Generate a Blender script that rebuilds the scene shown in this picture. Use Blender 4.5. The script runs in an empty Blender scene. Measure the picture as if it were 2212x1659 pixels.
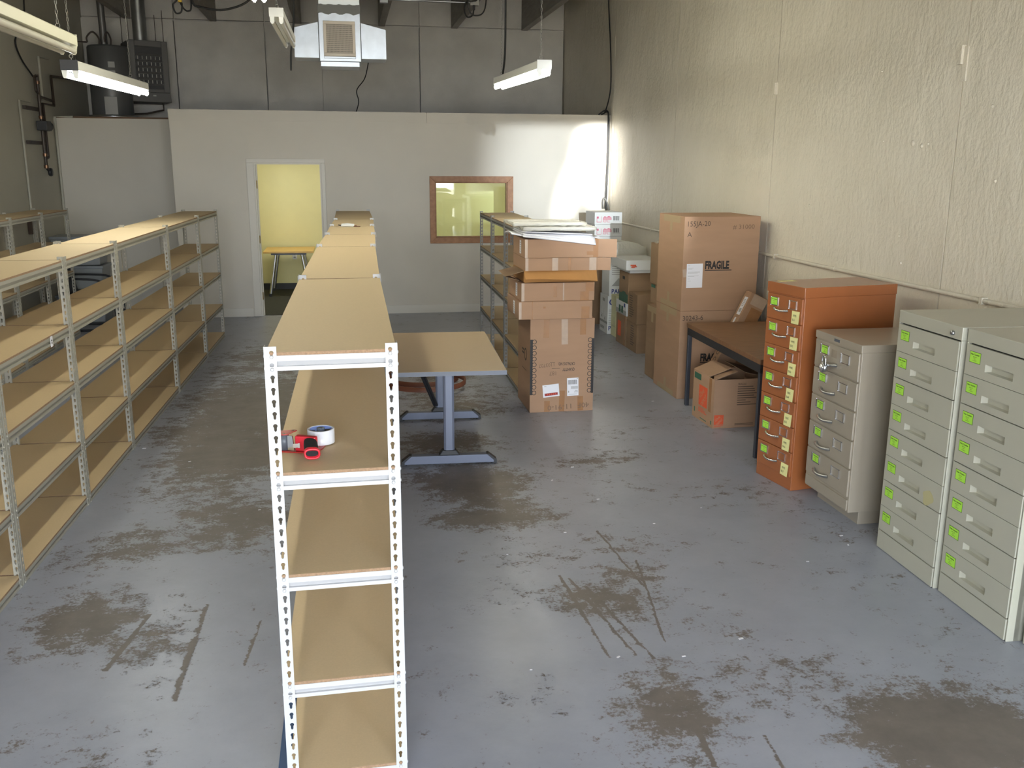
import bpy, math, random
from mathutils import Matrix, Vector
random.seed(7)
PI = math.pi
C = bpy.context.scene.collection
sc = bpy.context.scene

# ------------------------------------------------------------------ camera, view, world, sun
cam_d = bpy.data.cameras.new('camera')
cam_d.sensor_width = 36.0
cam_d.lens = 32.63
cam_d.clip_start = 0.05
cam = bpy.data.objects.new('camera', cam_d)
C.objects.link(cam)
YAW, PITCH, ROLL = 0.1747, -0.2324, 0.0050
F = Vector((math.sin(YAW) * math.cos(PITCH), math.cos(YAW) * math.cos(PITCH), math.sin(PITCH)))
R0 = Vector((math.cos(YAW), -math.sin(YAW), 0))
U0 = R0.cross(F)
RR = R0 * math.cos(ROLL) + U0 * math.sin(ROLL)
UU = U0 * math.cos(ROLL) - R0 * math.sin(ROLL)
rm = Matrix((RR, UU, -F)).transposed().to_4x4()
cam.matrix_world = Matrix.Translation((0.2561, -2.8185, 2.0601)) @ rm
sc.camera = cam
vs = sc.view_settings
vs.view_transform = 'Standard'
vs.look = 'None'
vs.exposure = 0.15
vs.gamma = 1.0
vs.use_curve_mapping = False
sc.cycles.max_bounces = 9
sc.cycles.diffuse_bounces = 5
sc.cycles.sample_clamp_indirect = 6.0
sc.cycles.caustics_reflective = False
sc.cycles.caustics_refractive = False

SKY = 16.5
world = bpy.data.worlds.new('sky')
world.use_nodes = True
sc.world = world
bgn = world.node_tree.nodes['Background']
bgn.inputs[0].default_value = (0.84, 0.915, 1.0, 1)
bgn.inputs[1].default_value = SKY


def lamp(name, kind, loc, energy, color, direction=None, **kw):
    d = bpy.data.lights.new(name, kind)
    d.energy = energy
    d.color = color
    for k, v in kw.items():
        setattr(d, k, v)
    o = bpy.data.objects.new(name, d)
    o.location = loc
    if direction is not None:
        o.rotation_euler = Vector(direction).to_track_quat('-Z', 'Y').to_euler()
    C.objects.link(o)
    return o


# the sun stands behind the building and lights the yard in front of the open door
lamp('sun', 'SUN', (0, 5, 20), 85.0, (1.0, 0.93, 0.80), (0.15, -0.75, -1.0), angle=0.01)
# the sun thrown back through the open door by something shiny out in the yard
SX, SY, SZ = 0.0, -16.0, 3.56
for (tx, tz, e, ang, size, blend, sc_) in ((3.80, 2.12, 190000.0, 0, 3.3, 1.0, (0.62, 1.0, 1.0)), (3.42, 1.76, 52000.0, -20, 2.6, 1.0, (0.42, 1.35, 1.0)),
                                           (3.32, 2.02, 24000.0, -10, 7.5, 1.0, (0.8, 1.0, 1.0))):
    sl = lamp('sun_glint', 'SPOT', (SX, SY, SZ), e, (0.86, 0.94, 1.0) if size > 5 else (1.0, 0.985, 0.95), None, spot_size=math.radians(size), spot_blend=blend, shadow_soft_size=0.05)
    sl.rotation_euler = (Vector((tx - SX, 10.3 - SY, tz - SZ)).to_track_quat('-Z', 'Y').to_matrix() @ Matrix.Rotation(math.radians(ang), 3, 'Z')).to_euler()
    sl.scale = sc_
# daylight portals in the two door openings behind the camera
DX0, DX1, DY, DZ = -2.1, 3.60, -6.0, 3.20
PX0, PX1 = 1.541, 1.99          # unseen pier, added to cut the glint's edge on the right wall
for (a_, b_) in ((DX0, PX0), (PX1, DX1)):
    pt = lamp('door_portal', 'AREA', ((a_ + b_) / 2, DY - 0.02, DZ / 2), 1.0, (1, 1, 1), (0, 1, 0), shape='RECTANGLE', size=b_ - a_, size_y=DZ)
    pt.data.cycles.is_portal = True

# ------------------------------------------------------------------ materials
MATS = {}


def nd(nt, t, **kw):
    n = nt.nodes.new(t)
    for k, v in kw.items():
        setattr(n, k, v)
    return n


def mat(name, col, rough=0.5, metal=0.0, spec=0.5, var=0.0, vscale=6.0, col2=None, bump=0.0, bscale=40.0,
        stretch=None, emit=None, estr=0.0, trans=0.0, alpha=1.0, coords='Object', detail=4.0, bdist=0.02):
    """Principled material: base colour mixed with a second colour by noise, with optional noise bump."""
    if name in MATS:
        return MATS[name]
    m = bpy.data.materials.new(name)
    m.use_nodes = True
    nt = m.node_tree
    b = nt.nodes['Principled BSDF']
    b.inputs['Base Color'].default_value = (*col, 1)
    b.inputs['Roughness'].default_value = rough
    b.inputs['Metallic'].default_value = metal
    b.inputs['Specular IOR Level'].default_value = spec
    if trans:
        b.inputs['Transmission Weight'].default_value = trans
    if alpha < 1:
        b.inputs['Alpha'].default_value = alpha
    if emit:
        b.inputs['Emission Color'].default_value = (*emit, 1)
        b.inputs['Emission Strength'].default_value = estr
    if var or bump or col2:
        tc = nd(nt, 'ShaderNodeTexCoord')
        mp = nd(nt, 'ShaderNodeMapping')
        if stretch:
            mp.inputs['Scale'].default_value = stretch
        nt.links.new(tc.outputs[coords], mp.inputs['Vector'])
        if var or col2:
            n = nd(nt, 'ShaderNodeTexNoise')
            n.inputs['Scale'].default_value = vscale
            n.inputs['Detail'].default_value = detail
            nt.links.new(mp.outputs[0], n.inputs['Vector'])
            r = nd(nt, 'ShaderNodeValToRGB')
            c2 = col2 or tuple(max(0, c * (1 - var)) for c in col)
            r.color_ramp.elements[0].position = 0.32
            r.color_ramp.elements[1].position = 0.68
            r.color_ramp.elements[0].color = (*c2, 1)
            r.color_ramp.elements[1].color = (*col, 1)
            nt.links.new(n.outputs['Fac'], r.inputs['Fac'])
            nt.links.new(r.outputs['Color'], b.inputs['Base Color'])
        if bump:
            n2 = nd(nt, 'ShaderNodeTexNoise')
            n2.inputs['Scale'].default_value = bscale
            n2.inputs['Detail'].default_value = 5.0
            nt.links.new(mp.outputs[0], n2.inputs['Vector'])
            bp = nd(nt, 'ShaderNodeBump')
            bp.inputs['Strength'].default_value = bump
            bp.inputs['Distance'].default_value = bdist
            nt.links.new(n2.outputs['Fac'], bp.inputs['Height'])
            nt.links.new(bp.outputs[0], b.inputs['Normal'])
    MATS[name] = m
    return m


def floor_material():
    m = bpy.data.materials.new('painted_concrete')
    m.use_nodes = True
    nt = m.node_tree
    L = nt.links.new
    b = nt.nodes['Principled BSDF']
    tc = nd(nt, 'ShaderNodeTexCoord')
    P = tc.outputs['Object']

    def math_(op, a, c=None):
        n = nd(nt, 'ShaderNodeMath', operation=op)
        for i, v in enumerate((a, c)):
            if v is None:
                continue
            if isinstance(v, (int, float)):
                n.inputs[i].default_value = v
            else:
                L(v, n.inputs[i])
        return n.outputs[0]

    def noise(scale, detail=8.0, rough=0.6, stretch=(1, 1, 1), off=(0, 0, 0)):
        mp = nd(nt, 'ShaderNodeMapping')
        mp.inputs['Scale'].default_value = stretch
        mp.inputs['Location'].default_value = off
        L(P, mp.inputs['Vector'])
        n = nd(nt, 'ShaderNodeTexNoise')
        n.inputs['Scale'].default_value = scale
        n.inputs['Detail'].default_value = detail
        n.inputs['Roughness'].default_value = rough
        L(mp.outputs[0], n.inputs['Vector'])
        return n.outputs['Fac']

    # worn places; the long left aisle one also paints in low light: (x, y, half width, half length, weight)
    worn = [(1.05, 2.95, 0.45, 0.75, 0.15), (0.95, 3.95, 0.6, 0.4, 0.13), (1.05, 2.35, 0.45, 0.25, 0.13),
            (1.45, 1.20, 0.35, 0.25, 0.11), (1.85, 1.85, 0.4, 0.25, 0.09), (1.65, 1.40, 0.3, 0.2, 0.09),
            (1.45, 0.30, 0.28, 0.35, 0.12), (2.40, -0.05, 0.5, 0.36, 0.19), (1.95, 0.35, 0.45, 0.3, 0.07),
            (-0.45, 2.55, 0.5, 0.5, 0.13), (-0.95, 2.30, 0.35, 0.35, 0.11), (-0.75, 4.0, 0.55, 1.0, 0.16),
            (-1.0, 1.35, 0.3, 0.4, 0.11), (-0.30, 5.0, 0.9, 0.9, 0.10), (-0.6, 7.0, 0.6, 1.6, 0.10),
            (1.5, 5.4, 0.35, 0.6, 0.08), (1.9, 3.3, 0.55, 0.18, 0.07), (2.6, 6.6, 0.3, 0.9, 0.05),
            (-0.65, 1.1, 0.3, 0.3, 0.08), (1.2, 6.2, 0.5, 0.5, 0.10), (-0.55, 4.9, 0.75, 2.4, 0.17), (1.1, 5.2, 0.6, 1.0, 0.09)]
    bias = None
    for (x, y, sx, sy, w) in worn:
        mp = nd(nt, 'ShaderNodeMapping')
        mp.inputs['Scale'].default_value = (1 / sx, 1 / sy, 0)
        mp.inputs['Location'].default_value = (-x / sx, -y / sy, 0)
        L(P, mp.inputs['Vector'])
        ln = nd(nt, 'ShaderNodeVectorMath', operation='LENGTH')
        L(mp.outputs[0], ln.inputs[0])
        mr = nd(nt, 'ShaderNodeMapRange', interpolation_type='SMOOTHSTEP')
        mr.inputs['From Min'].default_value = 0.1
        mr.inputs['From Max'].default_value = 1.35
        mr.inputs['To Min'].default_value = w
        mr.inputs['To Max'].default_value = 0.0
        L(ln.outputs['Value'], mr.inputs['Value'])
        bias = mr.outputs[0] if bias is None else math_('MAXIMUM', bias, mr.outputs[0])
    n1 = noise(1.5, 9.0, 0.62, (0.8, 1.2, 1))
    n2 = noise(10.0, 9.0, 0.72, (0.95, 1.1, 1), (3, 1, 0))
    n3 = noise(64.0, 7.0, 0.72, (1, 1, 1), (7, 2, 0))
    f = math_('ADD', math_('ADD', math_('MULTIPLY', n1, 0.30), math_('MULTIPLY', n2, 0.42)), math_('MULTIPLY', n3, 0.28))
    f = math_('ADD', f, bias)
    # drag scratches: ((x0, y0), (x1, y1), half width)
    for (p0, p1, hw) in [((1.27, 1.50), (1.30, 0.66), 0.011), ((1.31, 1.46), (1.42, 0.66), 0.010), ((1.62, 2.05), (1.66, 1.30), 0.008),
                         ((1.37, 1.35), (1.49, 0.62), 0.009), ((-0.47, 1.46), (-0.48, 0.62), 0.017), ((-0.72, 1.40), (-0.80, 0.90), 0.012),
                         ((1.715, 0.03), (1.69, -0.25), 0.011), ((1.49, 0.20), (1.465, -0.12), 0.013), ((-0.20, 1.25), (-0.235, 0.85), 0.010),
                         ((1.72, 1.62), (1.58, 0.75), 0.007)]:
        dx, dy = p1[0] - p0[0], p1[1] - p0[1]
        ln_ = math.hypot(dx, dy)
        ang = math.atan2(dy, dx)
        cx_, cy_ = (p0[0] + p1[0]) / 2, (p0[1] + p1[1]) / 2
        mp = nd(nt, 'ShaderNodeMapping', vector_type='TEXTURE')
        mp.inputs['Location'].default_value = (cx_, cy_, 0)
        mp.inputs['Rotation'].default_value = (0, 0, ang)
        L(P, mp.inputs['Vector'])
        sp = nd(nt, 'ShaderNodeSeparateXYZ')
        L(mp.outputs[0], sp.inputs[0])
        wob = math_('MULTIPLY', math_('SUBTRACT', n2, 0.5), 0.05)
        ay = math_('ABSOLUTE', math_('ADD', sp.outputs['Y'], wob))
        ax = math_('ABSOLUTE', sp.outputs['X'])
        iny = nd(nt, 'ShaderNodeMapRange')
        iny.inputs['From Min'].default_value = hw * 0.2
        iny.inputs['From Max'].default_value = hw * 1.15
        iny.inputs['To Min'].default_value = 0.12
        iny.inputs['To Max'].default_value = 0.0
        L(ay, iny.inputs['Value'])
        inx = math_('LESS_THAN', ax, ln_ / 2)
        f = math_('ADD', f, math_('MULTIPLY', iny.outputs[0], inx))
    rp = nd(nt, 'ShaderNodeValToRGB')
    rp.color_ramp.elements[0].position = 0.545
    rp.color_ramp.elements[1].position = 0.590
    L(f, rp.inputs['Fac'])
    paint = nd(nt, 'ShaderNodeValToRGB')
    paint.color_ramp.elements[0].position = 0.3
    paint.color_ramp.elements[1].position = 0.7
    paint.color_ramp.elements[0].color = (0.290, 0.308, 0.366, 1)
    paint.color_ramp.elements[1].color = (0.350, 0.370, 0.434, 1)
    L(noise(3.2, 9.0, 0.72, off=(4, 4, 0)), paint.inputs['Fac'])
    conc = nd(nt, 'ShaderNodeValToRGB')
    conc.color_ramp.elements[0].position = 0.3
    conc.color_ramp.elements[1].position = 0.75
    conc.color_ramp.elements[0].color = (0.125, 0.110, 0.100, 1)
    conc.color_ramp.elements[1].color = (0.205, 0.177, 0.160, 1)
    L(noise(5.0, 8.0, 0.7, off=(1, 9, 0)), conc.inputs['Fac'])
    mix = nd(nt, 'ShaderNodeMix', data_type='RGBA')
    L(rp.outputs[0], mix.inputs['Factor'])
    L(paint.outputs[0], mix.inputs['A'])
    L(conc.outputs[0], mix.inputs['B'])
    L(mix.outputs['Result'], b.inputs['Base Color'])
    rg = nd(nt, 'ShaderNodeMapRange')
    rg.inputs['To Min'].default_value = 0.34
    rg.inputs['To Max'].default_value = 0.50
    L(rp.outputs[0], rg.inputs['Value'])
    L(rg.outputs[0], b.inputs['Roughness'])
    bm = nd(nt, 'ShaderNodeBump')
    bm.inputs['Strength'].default_value = 0.25
    bm.inputs['Distance'].default_value = 0.004
    L(math_('SUBTRACT', 1.0, rp.outputs[0]), bm.inputs['Height'])
    b2 = nd(nt, 'ShaderNodeBump')
    b2.inputs['Strength'].default_value = 0.12
    b2.inputs['Distance'].default_value = 0.01
    L(noise(14.0, 6.0, 0.6), b2.inputs['Height'])
    L(bm.outputs[0], b2.inputs['Normal'])
    L(b2.outputs[0], b.inputs['Normal'])
    return m


def rough_wall_material():
    """Thickly painted tilt-up concrete: vertical panel joints, lumps, pits and drips in the paint."""
    m = bpy.data.materials.new('painted_rough_concrete')
    m.use_nodes = True
    nt = m.node_tree
    L = nt.links.new
    b = nt.nodes['Principled BSDF']
    b.inputs['Roughness'].default_value = 0.42
    tc = nd(nt, 'ShaderNodeTexCoord')
    P = tc.outputs['Object']
    h = None

    def add(sock, w):
        nonlocal h
        mu = nd(nt, 'ShaderNodeMath', operation='MULTIPLY')
        L(sock, mu.inputs[0])
        mu.inputs[1].default_value = w
        if h is None:
            h = mu.outputs[0]
        else:
            ad = nd(nt, 'ShaderNodeMath', operation='ADD')
            L(h, ad.inputs[0])
            L(mu.outputs[0], ad.inputs[1])
            h = ad.outputs[0]
    for sc_, w, st in ((9.0, 0.6, (1, 1, 0.6)), (34.0, 0.32, (1, 1, 0.7)), (110.0, 0.12, (1, 1, 0.5)), (1.2, 1.2, (1, 1, 0.6))):
        mp = nd(nt, 'ShaderNodeMapping')
        mp.inputs['Scale'].default_value = st
        L(P, mp.inputs['Vector'])
        n = nd(nt, 'ShaderNodeTexNoise')
        n.inputs['Scale'].default_value = sc_
        n.inputs['Detail'].default_value = 4.0
        L(mp.outputs[0], n.inputs['Vector'])
        add(n.outputs['Fac'], w)
    bp = nd(nt, 'ShaderNodeBump')
    bp.inputs['Strength'].default_value = 0.9
    bp.inputs['Distance'].default_value = 0.022
    L(h, bp.inputs['Height'])
    L(bp.outputs[0], b.inputs['Normal'])
    n = nd(nt, 'ShaderNodeTexNoise')
    n.inputs['Scale'].default_value = 1.1
    n.inputs['Detail'].default_value = 5.0
    L(P, n.inputs['Vector'])
    r = nd(nt, 'ShaderNodeValToRGB')
    r.color_ramp.elements[0].position = 0.35
    r.color_ramp.elements[1].position = 0.65
    r.color_ramp.elements[0].color = (0.72, 0.665, 0.55, 1)
    r.color_ramp.elements[1].color = (0.80, 0.745, 0.63, 1)
    L(n.outputs['Fac'], r.inputs['Fac'])
    L(r.outputs[0], b.inputs['Base Color'])
    return m


M_FLOOR = floor_material()
M_ROUGH = rough_wall_material()
M_PART = mat('partition_paint', (0.66, 0.62, 0.54), 0.5, var=0.05, vscale=1.5, bump=0.05, bscale=120)
M_TRIM = mat('trim_paint', (0.68, 0.65, 0.58), 0.4)
M_GREY = mat('grey_plaster', (0.72, 0.70, 0.66), 0.7, var=0.2, vscale=1.6, bump=0.15, bscale=60)
M_LEFT = mat('cream_paint_dimmed', (0.50, 0.48, 0.40), 0.6, var=0.06, vscale=1.2, bump=0.1, bscale=60)  # right wall's cream paint, darkened for the low light on the left
M_CEIL = mat('ceiling_wood', (0.20, 0.18, 0.155), 0.8, var=0.2, vscale=3)
M_BEAM = mat('beam_timber', (0.36, 0.345, 0.32), 0.75, var=0.2, vscale=3, stretch=(8, 1, 8))
M_YEL = mat('yellow_paint', (0.82, 0.77, 0.40), 0.55, var=0.03)
M_CARPET = mat('office_carpet', (0.045, 0.046, 0.036), 0.95, var=0.35, vscale=90)
M_BASEBLK = mat('cove_base', (0.02, 0.02, 0.02), 0.5)
M_YARD = mat('yard_concrete', (0.46, 0.42, 0.36), 0.9, var=0.15, vscale=1)
M_WHITE = mat('white_enamel', (0.49, 0.49, 0.50), 0.38)
M_BEIGE = mat('cream_enamel', (0.36, 0.345, 0.295), 0.42)
M_GALV = mat('galvanised', (0.27, 0.265, 0.25), 0.45, metal=0.25)
M_BOARD = mat('particle_board', (0.70, 0.54, 0.33), 0.62, var=0.05, vscale=150, detail=6, coords='Object')
M_BOARDEDGE = mat('board_edge', (0.33, 0.21, 0.125), 0.8, var=0.3, vscale=160)
M_CARD = mat('cardboard', (0.395, 0.243, 0.150), 0.8, var=0.08, vscale=2.5, stretch=(1, 1, 6))
M_CARD2 = mat('cardboard_dark', (0.27, 0.172, 0.098), 0.8, var=0.10, vscale=2.5, stretch=(1, 1, 6))
M_CARDO = mat('cardboard_orange', (0.47, 0.235, 0.075), 0.75, var=0.15, vscale=4)
M_TAPE = mat('packing_tape', (0.36, 0.185, 0.085), 0.22, var=0.12, vscale=18)
M_TAPEC = mat('clear_tape', (0.52, 0.40, 0.31), 0.12, var=0.1, vscale=20)
M_MASK = mat('paper_tape', (0.36, 0.265, 0.155), 0.7)
M_PAPER = mat('white_paper', (0.80, 0.80, 0.84), 0.6)
M_INK = mat('black_ink', (0.018, 0.016, 0.016), 0.6)
M_PENCIL = mat('grey_marker', (0.17, 0.105, 0.065), 0.7)
M_RED = mat('dark_red_print', (0.30, 0.02, 0.02), 0.5)
M_ORANGEPRINT = mat('orange_print', (0.68, 0.10, 0.035), 0.6)
M_PINK = mat('pink_print', (0.62, 0.16, 0.24), 0.6)
M_GREENPRINT = mat('green_print', (0.035, 0.12, 0.075), 0.6)
M_BLUEPRINT = mat('blue_print', (0.03, 0.05, 0.22), 0.6)
M_GREYPRINT = mat('grey_print', (0.38, 0.38, 0.37), 0.6)
M_BROWNPRINT = mat('brown_print', (0.085, 0.055, 0.038), 0.7)
M_WHITEBOX = mat('white_board', (0.74, 0.75, 0.74), 0.55)
M_YELBOX = mat('yellow_white_board', (0.70, 0.68, 0.42), 0.6)
M_FILM = mat('plastic_film', (0.80, 0.78, 0.68), 0.12, alpha=0.55, bump=0.6, bscale=25, spec=0.8)
M_OR = mat('orange_enamel', (0.35, 0.115, 0.038), 0.27, spec=0.9, var=0.07, vscale=4)
M_TAN = mat('tan_enamel', (0.36, 0.315, 0.25), 0.30, spec=0.8, var=0.04, vscale=5)
M_OLV = mat('sage_enamel', (0.47, 0.46, 0.38), 0.32, spec=0.7, var=0.03, vscale=5)
M_GAP = mat('dark_gap', (0.03, 0.028, 0.024), 0.8)
M_CHROME = mat('chrome', (0.80, 0.80, 0.82), 0.16, metal=1.0)
M_STEEL = mat('brushed_steel', (0.52, 0.53, 0.55), 0.3, metal=1.0)
M_LIME = mat('lime_card', (0.42, 0.80, 0.075), 0.6)
M_LIMEINK = mat('lime_ink', (0.05, 0.11, 0.01), 0.6)
M_NOTE = mat('sticky_note', (0.80, 0.76, 0.34), 0.6)
M_WOODTOP = mat('walnut_laminate', (0.20, 0.105, 0.052), 0.42, col2=(0.135, 0.065, 0.03), vscale=5, stretch=(2, 14, 2))
M_BLK = mat('black_steel', (0.02, 0.021, 0.025), 0.45)
M_DKSTEEL = mat('dark_steel', (0.055, 0.06, 0.075), 0.4, metal=0.3)
M_LAM = mat('beige_laminate', (0.42, 0.315, 0.21), 0.45, var=0.03, vscale=30)
M_EDGE = mat('grey_edge_band', (0.17, 0.19, 0.24), 0.5)
M_LEG = mat('silver_blue_metal', (0.15, 0.17, 0.235), 0.4, metal=0.2)
M_BLKPL = mat('black_plastic', (0.016, 0.017, 0.02), 0.5)
M_OAK = mat('oak_frame', (0.40, 0.205, 0.10), 0.5, col2=(0.30, 0.14, 0.065), vscale=6, stretch=(3, 3, 3))
M_DUCT = mat('duct_sheet', (0.58, 0.63, 0.69), 0.36, metal=0.75, var=0.12, vscale=9)
M_DUCTTAPE = mat('duct_tape_grey', (0.13, 0.135, 0.13), 0.6)
M_GRILLE = mat('grille_cream', (0.62, 0.56, 0.48), 0.5)
M_GRIN = mat('grille_inside', (0.33, 0.32, 0.28), 0.7)
M_TANK = mat('tank_grey', (0.085, 0.088, 0.09), 0.4)
M_HEAT = mat('heater_grey', (0.10, 0.10, 0.098), 0.5)
M_PIPE = mat('dark_pipe', (0.045, 0.032, 0.024), 0.5)
M_COPPER = mat('copper', (0.20, 0.115, 0.07), 0.35, metal=0.8)
M_CABLE = mat('black_cable', (0.012, 0.012, 0.012), 0.6)
M_FIXT = mat('fixture_white', (0.78, 0.78, 0.74), 0.4)
M_FIXTD = mat('fixture_cream', (0.60, 0.58, 0.46), 0.45)
M_TUBEOFF = mat('tube_unlit', (0.50, 0.48, 0.41), 0.25)
M_TUBE = mat('tube_lit', (1, 1, 1), 0.4, emit=(0.98, 1.0, 0.90), estr=33.0)
M_TUBEW = mat('tube_lit_warm', (1, 1, 1), 0.4, emit=(1.0, 0.97, 0.78), estr=33.0)
M_TUBED = mat('tube_lit_dim', (1, 1, 1), 0.4, emit=(1.0, 0.97, 0.78), estr=11.0)
M_CHAIN = mat('chain_steel', (0.28, 0.27, 0.25), 0.4, metal=0.6)
M_TOTE = mat('clear_tote', (0.33, 0.35, 0.36), 0.3, alpha=0.85)
M_HOOP = mat('brown_hoop', (0.16, 0.055, 0.03), 0.5)
M_BLUE = mat('blue_sheet', (0.03, 0.085, 0.21), 0.55)
M_REDPL = mat('red_plastic', (0.55, 0.018, 0.035), 0.3)
M_REDMET = mat('red_metal', (0.45, 0.03, 0.025), 0.35)
M_ROLL = mat('tape_roll_white', (0.76, 0.76, 0.80), 0.3)
M_CORE = mat('tape_core_blue', (0.28, 0.40, 0.85), 0.45)
M_GREYPL = mat('grey_plastic', (0.10, 0.115, 0.14), 0.4)
M_FOAM = mat('black_foam', (0.010, 0.011, 0.013), 0.9)
M_YTABLE = mat('maple_top', (0.72, 0.46, 0.13), 0.4)
M_BRASS = mat('brass', (0.30, 0.22, 0.09), 0.4, metal=0.8)
M_GLASS = bpy.data.materials.new('window_glass')
M_GLASS.use_nodes = True
_nt = M_GLASS.node_tree
_nt.nodes.clear()
_o = nd(_nt, 'ShaderNodeOutputMaterial')
_t = nd(_nt, 'ShaderNodeBsdfTransparent')
_t.inputs[0].default_value = (0.965, 1.0, 0.955, 1)
_g = nd(_nt, 'ShaderNodeBsdfGlossy')
_g.inputs['Roughness'].default_value = 0.02
_f = nd(_nt, 'ShaderNodeFresnel')
_f.inputs[0].default_value = 1.5
_m = nd(_nt, 'ShaderNodeMixShader')
_nt.links.new(_f.outputs[0], _m.inputs[0])
_nt.links.new(_t.outputs[0], _m.inputs[1])
_nt.links.new(_g.outputs[0], _m.inputs[2])
_nt.links.new(_m.outputs[0], _o.inputs[0])
M_PANEL = mat('ceiling_panel_lit', (1, 1, 1), 0.5, emit=(1.0, 0.98, 0.90), estr=9.5)
M_STAIN = mat('yellow_stain', (0.50, 0.46, 0.25), 0.5)
M_CONDUIT = mat('painted_conduit', (0.52, 0.50, 0.42), 0.45)
M_EMT = mat('conduit_steel', (0.45, 0.46, 0.46), 0.35, metal=0.8)


# ------------------------------------------------------------------ mesh builder
TXT = {}


def text_mesh(s, size, bold=0.0):
    key = (s, size, bold)
    if key not in TXT:
        cu = bpy.data.curves.new('t', 'FONT')
        cu.body = s
        cu.size = size
        cu.offset = bold * size
        cu.resolution_u = 2
        o = bpy.data.objects.new('t', cu)
        C.objects.link(o)
        dg = bpy.context.evaluated_depsgraph_get()
        me = bpy.data.meshes.new_from_object(o.evaluated_get(dg))
        vv = [tuple(v.co) for v in me.vertices]
        ff = [tuple(p.vertices) for p in me.polygons]
        bpy.data.objects.remove(o)
        bpy.data.curves.remove(cu)
        bpy.data.meshes.remove(me)
        TXT[key] = (vv, ff)
    return TXT[key]


def T(x, y, z):
    return Matrix.Translation((x, y, z))


def RX(a):
    return Matrix.Rotation(math.radians(a), 4, 'X')


def RY(a):
    return Matrix.Rotation(math.radians(a), 4, 'Y')


def RZ(a):
    return Matrix.Rotation(math.radians(a), 4, 'Z')


FRONT = RX(90)            # flat drawing in x,y -> standing, facing -y
LEFTF = RZ(-90) @ RX(90)  # standing, facing -x


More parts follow.
